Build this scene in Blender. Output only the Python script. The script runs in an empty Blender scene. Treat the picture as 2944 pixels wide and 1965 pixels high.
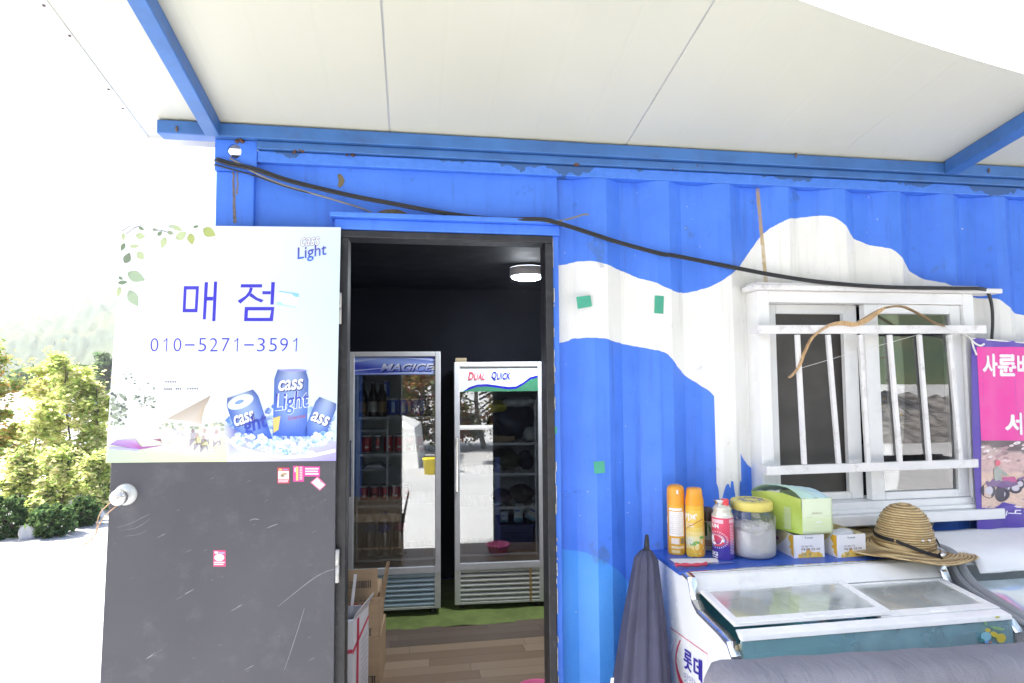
import bpy, math, random
import numpy as np
from mathutils import Vector as V, Matrix
R = math.radians
random.seed(7)
sc = bpy.context.scene
col = sc.collection

# ------------------------------------------------------------------ camera
FOC, PITCH, YAW, ROLL = 1.19320653, 0.05870788, 0.15985979, -0.00759305
CAM = V((0.75, -2.45, 1.70))
fwd = V((math.sin(YAW)*math.cos(PITCH), math.cos(YAW)*math.cos(PITCH), math.sin(PITCH)))
rt0 = V((math.cos(YAW), -math.sin(YAW), 0)); up0 = rt0.cross(fwd)
rgt = math.cos(ROLL)*rt0 + math.sin(ROLL)*up0
upv = -math.sin(ROLL)*rt0 + math.cos(ROLL)*up0
cd = bpy.data.cameras.new('camera'); cam = bpy.data.objects.new('camera', cd); col.objects.link(cam)
cd.sensor_width = 36; cd.lens = 18*FOC; cd.clip_start = .05; cd.clip_end = 3000
cam.matrix_world = Matrix(((rgt.x, upv.x, -fwd.x, CAM.x), (rgt.y, upv.y, -fwd.y, CAM.y), (rgt.z, upv.z, -fwd.z, CAM.z), (0, 0, 0, 1)))
sc.camera = cam

# ------------------------------------------------------------------ light
SUN_EL, SUN_AZ = R(50), R(-72)         # azimuth measured from +y towards +x
w = bpy.data.worlds.new('World'); sc.world = w; w.use_nodes = True
nt = w.node_tree; bg = nt.nodes['Background']
sky = nt.nodes.new('ShaderNodeTexSky'); sky.sky_type = 'NISHITA'; sky.sun_disc = False
sky.sun_elevation = SUN_EL; sky.sun_rotation = SUN_AZ
sky.air_density = 1.0; sky.dust_density = 3.0; sky.ozone_density = 1.0
nt.links.new(sky.outputs[0], bg.inputs[0]); bg.inputs[1].default_value = .10
sl = bpy.data.lights.new('sun', 'SUN'); sl.energy = 5.0; sl.angle = R(6); sl.color = (1, .975, .94)
so = bpy.data.objects.new('sun', sl); col.objects.link(so)
sd = V((math.sin(SUN_AZ)*math.cos(SUN_EL), math.cos(SUN_AZ)*math.cos(SUN_EL), math.sin(SUN_EL)))
so.rotation_euler = sd.to_track_quat('Z', 'Y').to_euler(); so.location = (0, 0, 30)
sc.view_settings.view_transform = 'Standard'; sc.view_settings.look = 'None'
sc.view_settings.exposure = 2.1; sc.view_settings.gamma = 1.0
sc.view_settings.use_curve_mapping = False
sc.render.engine = 'CYCLES'
sc.cycles.use_denoising = True
sc.cycles.max_bounces = 10; sc.cycles.transparent_max_bounces = 16
sc.cycles.sample_clamp_indirect = 8
sc.cycles.caustics_reflective = False; sc.cycles.caustics_refractive = False

# ------------------------------------------------------------------ helpers
def ray(px, py):                       # direction of sight of a photo pixel (2944 x 1965)
    return fwd + rgt*((px-1472)/1472/FOC) - upv*((py-982.5)/1472/FOC)
def P(px, py, Y=0.0):                  # where that sight line meets the plane y = Y
    v = ray(px, py); return CAM + v*((Y-CAM.y)/v.y)
def PZ(px, py, z):
    v = ray(px, py); return CAM + v*((z-CAM.z)/v.z)
def PX(px, py, x):
    v = ray(px, py); return CAM + v*((x-CAM.x)/v.x)
def plane_fn(p0, n):
    p0 = V(p0); n = V(n).normalized()
    if n.dot(CAM-p0) < 0: n = -n
    def fn(px, py, lift=0.0):
        v = ray(px, py); t = (p0-CAM).dot(n)/v.dot(n); return CAM + v*t + n*lift
    return fn

class X:                               # tiny shader expression helper
    def __init__(s, nt, sock): s.nt, s.s = nt, sock
    def op(s, o, b=None, c=None, clamp=False):
        n = s.nt.nodes.new('ShaderNodeMath'); n.operation = o; n.use_clamp = clamp
        for i, q in enumerate((s, b, c)):
            if q is None: continue
            if isinstance(q, X): s.nt.links.new(q.s, n.inputs[i])
            else: n.inputs[i].default_value = q
        return X(s.nt, n.outputs[0])
    def __add__(s, b): return s.op('ADD', b)
    def __sub__(s, b): return s.op('SUBTRACT', b)
    def __mul__(s, b): return s.op('MULTIPLY', b)
    def __truediv__(s, b): return s.op('DIVIDE', b)
    def lt(s, b): return s.op('LESS_THAN', b)
    def gt(s, b): return s.op('GREATER_THAN', b)
    def abs(s): return s.op('ABSOLUTE')
    def sat(s): return s.op('ADD', 0.0, clamp=True)
    def step(s, a, b):                 # smooth 0..1 between a and b
        n = s.nt.nodes.new('ShaderNodeMapRange'); n.interpolation_type = 'SMOOTHSTEP'
        s.nt.links.new(s.s, n.inputs[0]); n.inputs[1].default_value = a; n.inputs[2].default_value = b
        return X(s.nt, n.outputs[0])
def rgba(c): return (c[0], c[1], c[2], 1)
def noise(nt, vec, scale, detail=3, rough=.5, vscale=None):
    if vscale:
        m = nt.nodes.new('ShaderNodeVectorMath'); m.operation = 'MULTIPLY'; m.inputs[1].default_value = vscale
        nt.links.new(vec, m.inputs[0]); vec = m.outputs[0]
    n = nt.nodes.new('ShaderNodeTexNoise'); n.inputs['Scale'].default_value = scale
    n.inputs['Detail'].default_value = detail; n.inputs['Roughness'].default_value = rough
    nt.links.new(vec, n.inputs['Vector']); return X(nt, n.outputs['Fac'])
def mix(nt, f, a, b, mode='MIX'):
    n = nt.nodes.new('ShaderNodeMix'); n.data_type = 'RGBA'; n.blend_type = mode
    for i, q in ((0, f), (6, a), (7, b)):
        if isinstance(q, X): nt.links.new(q.s, n.inputs[i])
        elif hasattr(q, 'links'): nt.links.new(q, n.inputs[i])
        elif isinstance(q, (int, float)): n.inputs[i].default_value = q
        else: n.inputs[i].default_value = rgba(q)
    return n.outputs[2]
def bump(nt, bsdf, h, strength, dist=.01):
    n = nt.nodes.new('ShaderNodeBump'); n.inputs['Strength'].default_value = strength; n.inputs['Distance'].default_value = dist
    nt.links.new(h.s, n.inputs['Height']); nt.links.new(n.outputs[0], bsdf.inputs['Normal'])
MATS = {}
def base_mat(name):
    m = bpy.data.materials.new(name); m.use_nodes = True; nt = m.node_tree
    b = nt.nodes['Principled BSDF']; tc = nt.nodes.new('ShaderNodeTexCoord')
    MATS[name] = m
    return m, nt, b, tc.outputs['Object']
def mat(name, c, rough=.5, metal=0, var=.10, scale=6, bmp=0, bscale=80, dirt=None, dscale=5, damt=.5, stretch=None, spec=.5):
    if name in MATS: return MATS[name]
    m, nt, b, vec = base_mat(name)
    n1 = noise(nt, vec, scale, 4, .6, stretch)
    lo = [x*(1-var) for x in c]; hi = [min(1, x*(1+var)) for x in c]
    cc = mix(nt, n1.step(.3, .7), lo, hi)
    if dirt:
        n2 = noise(nt, vec, dscale, 6, .65)
        cc = mix(nt, n2.step(.52, .75)*damt, cc, dirt)
    nt.links.new(cc, b.inputs['Base Color'])
    nr = noise(nt, vec, scale*2.3, 3)
    nt.links.new(((nr-.5)*.25+rough).sat().s, b.inputs['Roughness'])
    b.inputs['Metallic'].default_value = metal; b.inputs['Specular IOR Level'].default_value = spec
    if bmp: bump(nt, b, noise(nt, vec, bscale, 4), bmp, .004)
    return m
def print_mat(name='printed_sheet', rough=.45):
    if name in MATS: return MATS[name]
    m, nt, b, vec = base_mat(name)
    a = nt.nodes.new('ShaderNodeVertexColor'); a.layer_name = 'Col'
    n1 = noise(nt, vec, 14, 4)
    nt.links.new(mix(nt, n1.step(.35, .75)*.05, a.outputs['Color'], (.5, .5, .5)), b.inputs['Base Color'])
    b.inputs['Roughness'].default_value = rough
    return m
def glass_mat(name, tint=(.9, .96, .95), base=.06, k=.7, rough=0.0, streak=0, film=0, fcol=(.75, .8, .8)):
    if name in MATS: return MATS[name]
    m = bpy.data.materials.new(name); m.use_nodes = True; nt = m.node_tree; nt.nodes.clear()
    o = nt.nodes.new('ShaderNodeOutputMaterial'); t = nt.nodes.new('ShaderNodeBsdfTransparent'); g = nt.nodes.new('ShaderNodeBsdfGlossy')
    t.inputs[0].default_value = rgba(tint); g.inputs['Roughness'].default_value = rough; g.inputs[0].default_value = (1, 1, 1, 1)
    lw = nt.nodes.new('ShaderNodeFresnel'); lw.inputs[0].default_value = 1.5
    f = X(nt, lw.outputs[0])*k + base
    mx = nt.nodes.new('ShaderNodeMixShader'); nt.links.new(f.sat().s, mx.inputs[0])
    nt.links.new(t.outputs[0], mx.inputs[1]); nt.links.new(g.outputs[0], mx.inputs[2])
    last = mx
    if streak or film:
        d = nt.nodes.new('ShaderNodeBsdfDiffuse'); d.inputs[0].default_value = rgba(fcol)
        tc = nt.nodes.new('ShaderNodeTexCoord'); q = noise(nt, tc.outputs['Object'], 5, 5)
        m2 = nt.nodes.new('ShaderNodeMixShader'); nt.links.new((q.step(.35, .8)*streak+film).s, m2.inputs[0])
        nt.links.new(mx.outputs[0], m2.inputs[1]); nt.links.new(d.outputs[0], m2.inputs[2]); last = m2
    nt.links.new(last.outputs[0], o.inputs[0]); MATS[name] = m
    return m

class B:
    def __init__(s): s.v = []; s.f = []; s.c = []; s.sm = []
    def face(s, pts, c=None, smooth=False):
        i = len(s.v); s.v += [V(p) for p in pts]; s.f.append(tuple(range(i, i+len(pts)))); s.c.append(c); s.sm.append(smooth)
        return s
    def mesh(s, vs, fs, c=None, smooth=False):
        i = len(s.v); s.v += [V(p) for p in vs]
        for f in fs: s.f.append(tuple(i+k for k in f)); s.c.append(c); s.sm.append(smooth)
        return s
    def box(s, lo, hi, c=None, M=None):
        x0, y0, z0 = lo; x1, y1, z1 = hi
        vs = [V(p) for p in ((x0,y0,z0),(x1,y0,z0),(x1,y1,z0),(x0,y1,z0),(x0,y0,z1),(x1,y0,z1),(x1,y1,z1),(x0,y1,z1))]
        if M is not None: vs = [M @ v for v in vs]
        return s.mesh(vs, ((0,3,2,1),(4,5,6,7),(0,1,5,4),(1,2,6,5),(2,3,7,6),(3,0,4,7)), c)
    def prism(s, poly, d, c=None):     # poly: 3d points, d: extrusion vector
        n = len(poly); d = V(d); vs = [V(p) for p in poly] + [V(p)+d for p in poly]
        fs = [tuple(range(n)), tuple(range(2*n-1, n-1, -1))] + [(i, i+n, (i+1) % n + n, (i+1) % n) for i in range(n)]
        return s.mesh(vs, fs, c)
    def bar(s, a, b, wx, wy=None, upd=(0, 0, 1), c=None):   # rectangular bar from a to b
        a = V(a); b = V(b); wy = wy or wx; d = (b-a).normalized(); u = V(upd)
        if abs(d.dot(u)) > .95: u = V((0, 1, 0))
        r = d.cross(u).normalized()*wx/2; q = r.cross(d).normalized()*wy/2
        return s.prism([a-r-q, a+r-q, a+r+q, a-r+q], b-a, c)
    def tube(s, pts, r, n=8, c=None, caps=True):
        pts = [V(p) for p in pts]; rr = r if hasattr(r, '__len__') else [r]*len(pts); rings = []
        prev = None
        for i, p in enumerate(pts):
            d = (pts[min(i+1, len(pts)-1)]-pts[max(i-1, 0)]).normalized()
            if prev is None:
                a = V((0, 0, 1)) if abs(d.z) < .9 else V((1, 0, 0))
                prev = d.cross(a).normalized()
            u = (prev - d*prev.dot(d)).normalized(); prev = u; q = d.cross(u)
            rings.append([p + (u*math.cos(k*2*math.pi/n)+q*math.sin(k*2*math.pi/n))*rr[i] for k in range(n)])
        vs = [p for g in rings for p in g]; fs = []
        for i in range(len(pts)-1):
            for k in range(n): fs.append((i*n+k, i*n+(k+1) % n, (i+1)*n+(k+1) % n, (i+1)*n+k))
        s.mesh(vs, fs, c, True)
        if caps: s.face(rings[0][::-1], c); s.face(rings[-1], c)
        return s
    def lathe(s, prof, n=24, o=(0, 0, 0), M=None, cols=None, c=None, wob=None, smooth=True):
        o = V(o); vs = []; m = len(prof)
        for i, (r, z) in enumerate(prof):
            for k in range(n):
                a = 2*math.pi*k/n; rr, zz = (r, z) if wob is None else wob(r, z, a)
                p = V((rr*math.cos(a), rr*math.sin(a), zz)); vs.append((M @ p if M is not None else p) + o)
        for i in range(m-1):
            fs = [(i*n+k, i*n+(k+1) % n, (i+1)*n+(k+1) % n, (i+1)*n+k) for k in range(n)]
            j = len(s.v)
            for f in fs: s.f.append(tuple(j+q for q in f)); s.c.append(cols[i] if cols else c); s.sm.append(smooth)
        s.v += vs
        return s
    def build(s, name, m, parent=None, local=False, bev=0, org=None, subd=0, **tags):
        vs = s.v
        if parent is not None and not local:
            inv = parent['_w'] if False else WM[parent.name].inverted(); vs = [inv @ v for v in vs]
            loc = None
        elif parent is None:
            if org is None:
                a = np.array([tuple(v) for v in vs]); org = ((a[:,0].min()+a[:,0].max())/2, (a[:,1].min()+a[:,1].max())/2, a[:,2].min())
            loc = V(org); vs = [v-loc for v in vs]
        else: loc = None
        me = bpy.data.meshes.new(name); me.from_pydata([tuple(v) for v in vs], [], s.f); me.update()
        me.polygons.foreach_set('use_smooth', s.sm)
        if any(c is not None for c in s.c):
            at = me.color_attributes.new('Col', 'FLOAT_COLOR', 'CORNER'); data = []
            for f, c in zip(s.f, s.c):
                if c is None: c = (.8, .8, .8)
                if hasattr(c[0], '__len__'): data += [x for q in c for x in (*q, 1)]
                else: data += [*c, 1]*len(f)
            at.data.foreach_set('color', data)
        if any(s.sm):
            import bmesh
            bm = bmesh.new(); bm.from_mesh(me); bmesh.ops.remove_doubles(bm, verts=bm.verts, dist=2e-6); bm.to_mesh(me); bm.free()
        me.materials.append(m)
        o = bpy.data.objects.new(name, me); col.objects.link(o)
        if parent is not None: o.parent = parent; WM[o.name] = WM[parent.name]
        else: o.location = loc; WM[o.name] = Matrix.Translation(loc)
        if bev:
            b = o.modifiers.new('bevel', 'BEVEL'); b.width = bev; b.segments = 2; b.limit_method = 'ANGLE'; b.angle_limit = R(40)
        if subd:
            q = o.modifiers.new('sub', 'SUBSURF'); q.levels = subd; q.render_levels = subd
        for k, x in tags.items():
            if x: o['category' if k == 'cat' else k] = x
        return o
WM = {}
def root(name, loc, label, cat, group=None, rz=0):
    o = bpy.data.objects.new(name, None); col.objects.link(o); o.empty_display_size = .1
    o.location = loc; o.rotation_euler = (0, 0, rz)
    WM[o.name] = Matrix.Translation(V(loc)) @ Matrix.Rotation(rz, 4, 'Z')
    o['label'] = label; o['category'] = cat
    if group: o['group'] = group
    return o
TXT = {}
def text_polys(s, bold=0):
    k = (s, bold)
    if k not in TXT:
        c = bpy.data.curves.new('t', 'FONT'); c.body = s; c.offset = bold; c.resolution_u = 3
        o = bpy.data.objects.new('t', c); col.objects.link(o); bpy.context.view_layer.update()
        e = o.evaluated_get(bpy.context.evaluated_depsgraph_get()); me = e.to_mesh()
        vs = np.array([v.co[:2] for v in me.vertices]); fs = [tuple(p.vertices) for p in me.polygons]
        e.to_mesh_clear(); bpy.data.objects.remove(o); bpy.data.curves.remove(c)
        lo = vs.min(0); hi = vs.max(0); TXT[k] = ((vs-lo)/np.maximum(hi-lo, 1e-6), fs)
    return TXT[k]
def put_text(b, s, fn, bx, c, lift=.001, bold=0, shear=0, rot=0):
    """bx = (u0, v0, u1, v1) of the lettering, v0 the top edge; fn maps (u, v, lift) to the place."""
    vs, fs = text_polys(s, bold); u0, v0, u1, v1 = bx; uc, vc = (u0+u1)/2, (v0+v1)/2; out = []; cl = []
    for x, y in vs:
        u = u0+(u1-u0)*x + shear*(y-.5); v = v1+(v0-v1)*y
        if rot: du, dv = u-uc, v-vc; u = uc+du*math.cos(rot)-dv*math.sin(rot); v = vc+du*math.sin(rot)+dv*math.cos(rot)
        out.append(fn(u, v, lift)); cl.append(tuple(c[0][k]*(1-y)+c[1][k]*y for k in range(3)) if hasattr(c[0], '__len__') else c)
    for f in fs: b.face([out[i] for i in f], [cl[i] for i in f])
def fat_text(b, s, fn, bx, c, lift, d, shear=0, rot=0):   # heavier strokes: the same glyphs laid a little apart
    for k, (dx, dy) in enumerate(((0, 0), (d, 0), (0, d), (-d, 0), (0, -d), (d*.7, d*.7), (-d*.7, -d*.7))):
        put_text(b, s, fn, (bx[0]+dx, bx[1]+dy, bx[2]+dx, bx[3]+dy), c, lift+k*.00002, 0, shear, rot)
def poly(b, fn, pts, c, lift=.001): b.face([fn(u, v, lift) for u, v in pts], c)
def zoomed(fn, ox, oy, s): return lambda u, v, l=0.0: fn(ox+u*s, oy+v*s, l)
def ell(cx, cy, rx, ry, n=20, a0=0, a1=2*math.pi, rot=0):
    out = []
    for k in range(n):
        a = a0+(a1-a0)*k/(n if a1-a0 > 6.28 else n-1); x, y = rx*math.cos(a), ry*math.sin(a)
        out.append((cx+x*math.cos(rot)-y*math.sin(rot), cy+x*math.sin(rot)+y*math.cos(rot)))
    return out
def spline(pts, n=6):
    pts = [V(p) for p in pts]; out = []
    for i in range(len(pts)-1):
        p0 = pts[max(i-1, 0)]; p1 = pts[i]; p2 = pts[i+1]; p3 = pts[min(i+2, len(pts)-1)]
        for k in range(n):
            t = k/n; out.append(.5*((2*p1)+(p2-p0)*t+(2*p0-5*p1+4*p2-p3)*t*t+(3*p1-p0-3*p2+p3)*t**3))
    return out+[pts[-1]]

# ------------------------------------------------------------------ ground, hills, haze
def ground_mat():
    m, nt, b, vec = base_mat('pale_gravel')
    n1 = noise(nt, vec, .35, 5, .6); n2 = noise(nt, vec, 22, 4, .7); n3 = noise(nt, vec, 2.2, 4)
    c = mix(nt, n1.step(.3, .7), (.41, .405, .395), (.52, .515, .505))
    c = mix(nt, n2.step(.3, .75)*.5, c, (.26, .255, .25)); c = mix(nt, n3.step(.55, .8)*.4, c, (.58, .575, .56))
    nt.links.new(c, b.inputs['Base Color']); b.inputs['Roughness'].default_value = .95
    bump(nt, b, n2, .8, .02); return m
g = B(); N = 48
xs = [math.copysign(abs(t)**3*640, t)+.3 for t in np.linspace(-1, 1, N+1)]
vs = []
rg = random.Random(3)
for j in range(N+1):
    for i in range(N+1):
        d = math.hypot(xs[i], xs[j]); vs.append((xs[i], xs[j], (rg.random()-.7)*min(.06, max(0, d-8)*.004)))
g.mesh(vs, [(j*(N+1)+i, j*(N+1)+i+1, (j+1)*(N+1)+i+1, (j+1)*(N+1)+i) for j in range(N) for i in range(N)], smooth=True)
g.build('ground', ground_mat(), org=(0, 0, 0), kind='structure', label='pale gravel ground washed white by the light')
def hill_mat():
    m, nt, b, vec = base_mat('wooded_hill')
    n1 = noise(nt, vec, .045, 6, .7); n2 = noise(nt, vec, .16, 5, .7)
    c = mix(nt, n1.step(.3, .7), (.025, .05, .025), (.06, .075, .03)); c = mix(nt, n2.step(.5, .8)*.6, c, (.11, .08, .035))
    nt.links.new(c, b.inputs['Base Color']); b.inputs['Roughness'].default_value = .95; return m
def hill(name, a0, a1, r0, r1, hfun, label, seed):
    b = B(); na, nr = 340, 60; rg = random.Random(seed); vs = []
    ph = [rg.uniform(0, 6.28) for _ in range(12)]
    for i in range(na+1):
        a = a0+(a1-a0)*i/na
        for j in range(nr+1):
            t = j/nr; r = r0+(r1-r0)*t
            h = hfun(a)*math.sin(t*math.pi*.5)**1.1
            h += sum(math.sin(a*(30+37*k)+t*(9+11*k)+ph[k])*2.4/(1+k*.7) for k in range(9))*t
            h += rg.uniform(-.9, 1.1)*min(1, t*5)
            vs.append((math.sin(a)*r, math.cos(a)*r, h-1.5))
    b.mesh(vs, [(i*(nr+1)+j, (i+1)*(nr+1)+j, (i+1)*(nr+1)+j+1, i*(nr+1)+j+1) for i in range(na) for j in range(nr)], smooth=True)
    b.build(name, hill_mat(), org=(0, 0, 0), kind='structure', label=label)
hill('hill', R(-75), R(15), 130, 420, lambda a: 44+12*math.sin(a*5+2.6)+5*math.sin(a*13), 'hazy wooded hill beyond the trees', 5)
hill('hill', R(110), R(250), 120, 300, lambda a: 62+26*math.sin((a-R(110))*2.2+.5), 'wooded hillside in autumn colours seen in the glass', 9)

# ------------------------------------------------------------------ container
XE, YE = 6.06, 2.44
def f_curve(nt, x, pts):               # piecewise curve z(x) through wall points given in metres
    n = nt.nodes.new('ShaderNodeFloatCurve'); cv = n.mapping.curves[0]
    n.mapping.use_clip = False
    pts = sorted((p[0]/4, p[1]/3) for p in pts)
    cv.points[0].location = (0, pts[0][1]); cv.points[1].location = (1, pts[-1][1])
    for p in pts: cv.points.new(*p)
    n.mapping.update(); nt.links.new((x/4).s, n.inputs['Value']); n.inputs['Factor'].default_value = 1
    return X(nt, n.outputs[0])*3
def wp(l): return [(P(x, y).x, P(x, y).z) for x, y in l]
UP = wp([(1593,749),(1606,756),(1678,748),(1726,756),(1815,783),(1879,810),(1930,832),(1965,839),(2007,834),(2048,823),(2102,789),(2136,764),
         (2182,702),(2208,666),(2250,638),(2310,621),(2353,616),(2395,623),(2421,640),(2472,679),(2527,702),(2570,721),(2621,764),(2659,789),
         (2723,817),(2748,828),(2795,849),(2838,855),(2872,862),(2902,883),(2944,900)])
LOW = wp([(1593,986),(1636,982),(1652,974),(1681,970),(1719,971),(1767,981),(1815,990),(1866,1001),(1912,1014),(1933,1032),(1959,1060),(1987,1083),
          (2022,1105),(2054,1131),(2090,1215),(2122,1271),(2133,1302),(2167,1342),(2194,1365),(2205,1420),(2225,1570),(2680,1570),(2704,1522),(2718,1495),
          (2739,1472),(2774,1450),(2944,1440)])
PALE = wp([(1593,1588),(1650,1590),(1693,1596),(1727,1609),(1765,1632),(1795,1658),(1814,1681),(1840,1740),(1860,1960)])
def wall_mat(name, mural=True):
    m, nt, b, vec = base_mat(name)
    sp = nt.nodes.new('ShaderNodeSeparateXYZ'); nt.links.new(vec, sp.inputs[0])
    x, y, z = (X(nt, o) for o in sp.outputs)
    n1 = noise(nt, vec, 2.2, 5, .6); n2 = noise(nt, vec, 16, 5, .65); n3 = noise(nt, vec, 60, 3)
    run = noise(nt, vec, 9, 4, .6, (3.0, 3.0, .25))
    c = mix(nt, n1.step(.3, .7), (.048, .175, .72), (.068, .22, .82))
    c = mix(nt, run.step(.5, .8)*.55, c, (.035, .115, .48))
    c = mix(nt, n2.step(.62, .76)*.45, c, (.03, .09, .32))
    if mural:
        wob = (n2-.5)*.016
        pale = z.lt(f_curve(nt, x, PALE)+wob)*x.lt(1.74)*x.gt(1.2)
        c = mix(nt, pale, c, mix(nt, n1.step(.3, .7), (.05, .27, .78), (.08, .33, .85)))
        white = z.lt(f_curve(nt, x, UP)+wob)*z.gt(f_curve(nt, x, LOW)+wob)*x.gt(1.318)
        tear = noise(nt, vec, 30, 2, .5, (1, 1, .1))
        x0, x1 = P(2062, 1250).x, P(2133, 1250).x
        strip = x.gt(x0)*x.lt(x1)*z.gt((tear-.5)*.35+P(2100, 1412).z)*z.lt(1.8)
        white = white.op('MAXIMUM', strip)
        wc = mix(nt, n1.step(.3, .7), (.78, .77, .73), (.86, .85, .82))
        wc = mix(nt, run.step(.48, .8)*.45, wc, (.50, .50, .47))
        wc = mix(nt, n2.step(.62, .72)*.35, wc, (.48, .42, .30))
        c = mix(nt, white, c, wc)
        # bare specks, old adhesive, the yellow rust run above the window
        rx = (x-P(2196, 600).x-(z-2.45)*-.045+(n2-.5)*.006).abs().lt(.0065)*z.gt(P(2206, 815).z)
        c = mix(nt, rx*(n2.step(.25, .6)*.6+.25), c, (.46, .30, .06))
        sp1 = n3.step(.735, .75)*n1.step(.45, .6)
        c = mix(nt, sp1*.8, c, (.75, .76, .78))
        tk = noise(nt, vec, 5.5, 2, .4); c = mix(nt, (tk.step(.66, .70)*n2.step(.4, .6))*.55, c, (.06, .13, .30))
    nt.links.new(c, b.inputs['Base Color'])
    nt.links.new(((n2-.5)*.4+.5).sat().s, b.inputs['Roughness'])
    bump(nt, b, n1*.8+n2*.25, .6, .02)
    return m
M_wall = wall_mat('mural_paint'); M_blue = wall_mat('blue_paint', False)
def rail_mat():
    m, nt, b, vec = base_mat('patched_rail_paint')
    sp = nt.nodes.new('ShaderNodeSeparateXYZ'); nt.links.new(vec, sp.inputs[0]); x, y, z = (X(nt, o) for o in sp.outputs)
    n1 = noise(nt, vec, 2.4, 4, .6, (1, 1, .3)); n2 = noise(nt, vec, 30, 5, .65)
    c = mix(nt, n2.step(.3, .7), (.05, .18, .66), (.07, .22, .76))
    drip = (z-2.56+(n1-.5)*.35+(n2-.5)*.05).gt(.03)
    c = mix(nt, drip*.9, c, (.035, .10, .27))
    rust = noise(nt, vec, 7, 5, .7, (1, 1, 2)); c = mix(nt, rust.step(.66, .74)*.85, c, (.13, .05, .02))
    nt.links.new(c, b.inputs['Base Color']); b.inputs['Roughness'].default_value = .5; bump(nt, b, n2, .3, .01); return m
M_rail = rail_mat()
M_dkblue = mat('dark_blue_steel', (.045, .145, .40), .42, var=.14, scale=5, dirt=(.06, .05, .06), dscale=9, damt=.25, bmp=.15, bscale=50)
M_rust = mat('rusty_weld', (.12, .055, .03), .85, var=.4, scale=40, bmp=.9, bscale=120)
M_black = mat('black_door_paint', (.018, .018, .022), .42, var=.3, scale=14, dirt=(.2, .2, .2), dscale=26, damt=.16)
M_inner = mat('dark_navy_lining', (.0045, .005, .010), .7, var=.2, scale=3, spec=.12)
cont = root('shipping_container', (0, 0, 0), 'blue corrugated shipping container painted with a white wave, used as a shop', 'container')
# corrugated profile (x, depth)
prof = [(1.345, .040)]; xx = 1.345
while xx < XE-.16:
    for dx, yy in ((.075, .044), (.074, 0), (.060, 0), (.072, .044)):
        xx += dx
        if xx < XE-.15: prof.append((xx, yy))
prof.append((XE-.14, .044))
WX0, WX1, WZ0, WZ1 = 2.23, 3.25, 1.12, 2.06       # window opening
def yat(x):
    for (a, ya), (b_, yb) in zip(prof, prof[1:]):
        if a <= x <= b_: return ya+(yb-ya)*(x-a)/(b_-a)
    return .034
cuts = sorted(set([p[0] for p in prof]+[WX0, WX1]))
cuts = [c for i, c in enumerate(cuts) if i == 0 or c-cuts[i-1] > 1e-5]
b = B()
for a, c in zip(cuts, cuts[1:]):
    ya, yc = yat(a), yat(c); segs = [(.14, 2.54)]
    if a >= WX0-1e-6 and c <= WX1+1e-6: segs = [(.14, WZ0), (WZ1, 2.54)]
    for z0, z1 in segs:
        b.face([(a, ya, z0), (c, yc, z0), (c, yc, z1), (a, ya, z1)])
b.build('corrugated_wall', M_wall, cont)
b = B(); b.box((.14, .022, .14), (.44, .032, 2.54)); b.box((.44, .022, 2.36), (1.345, .032, 2.54))
b.build('flat_wall_panel', M_blue, cont)
b = B(); b.box((1.318, -.002, .14), (1.343, .03, 2.285)); b.box((.44, .004, .14), (.447, .03, 2.285)); b.build('door_surround', M_blue, cont, bev=.003)
b = B(); b.box((.43, -.050, 2.325), (1.365, .028, 2.345)); b.box((.445, -.022, 2.284), (1.345, .028, 2.3249)); b.build('door_lintel', M_blue, cont, bev=.004)
b = B(); b.box((0, .0, .12), (.14, .13, 2.50)); b.build('corner_post', M_blue, cont, bev=.006)
for lo_, hi_ in (((XE-.14, 0, .12), (XE, .13, 2.50)), ((0, YE-.13, .12), (.14, YE, 2.5)), ((XE-.14, YE-.13, .12), (XE, YE, 2.5))): B().box(lo_, hi_).build('corner_post', M_blue, cont, bev=.006)
# corner casting with oval holes in front and outer side
def holed(o, ux, uy, wd, ht, cx, cy, rx, ry, th):
    bb = B(); n = 24; o = V(o); ux = V(ux); uy = V(uy); nn = ux.cross(uy)
    rim = [(cx+rx*math.cos(2*math.pi*k/n), cy+ry*math.sin(2*math.pi*k/n)) for k in range(n)]; out = []
    for k in range(n):
        a = 2*math.pi*k/n; dx, dy = math.cos(a), math.sin(a); t = 9
        if dx > 1e-6: t = min(t, (wd-cx)/dx)
        if dx < -1e-6: t = min(t, -cx/dx)
        if dy > 1e-6: t = min(t, (ht-cy)/dy)
        if dy < -1e-6: t = min(t, -cy/dy)
        out.append((cx+t*dx, cy+t*dy))
    # snap the nearest rim spoke to each corner
    for q in ((0, 0), (wd, 0), (wd, ht), (0, ht)):
        k = min(range(n), key=lambda i: (out[i][0]-q[0])**2+(out[i][1]-q[1])**2); out[k] = q
    f3 = lambda p, l: o+ux*p[0]+uy*p[1]+nn*l
    for k in range(n):
        j = (k+1) % n
        bb.face([f3(rim[k], 0), f3(out[k], 0), f3(out[j], 0), f3(rim[j], 0)])
        bb.face([f3(rim[k], -th), f3(rim[j], -th), f3(out[j], -th), f3(out[k], -th)])
        bb.face([f3(rim[k], 0), f3(rim[j], 0), f3(rim[j], -th), f3(rim[k], -th)])
        bb.face([f3(out[k], 0), f3(out[k], -th), f3(out[j], -th), f3(out[j], 0)])
    return bb
hc = P(675, 437)
b = holed((-.003, -.006, 2.50), (1, 0, 0), (0, 0, 1), .152, .120, hc.x+.003, hc.z-2.50, .025, .030, .012)
b.build('corner_casting', M_blue, cont)
b = holed((-.004, .16, 2.50), (0, -1, 0), (0, 0, 1), .154, .120, .085, .066, .036, .044, .012); b.build('corner_casting', M_blue, cont)
b = B(); b.box((0.01, .155, 2.50), (.148, .165, 2.62)); b.box((0.01, 0.008, 2.4995), (.148, .155, 2.503)); b.build('corner_casting', M_black, cont)
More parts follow.
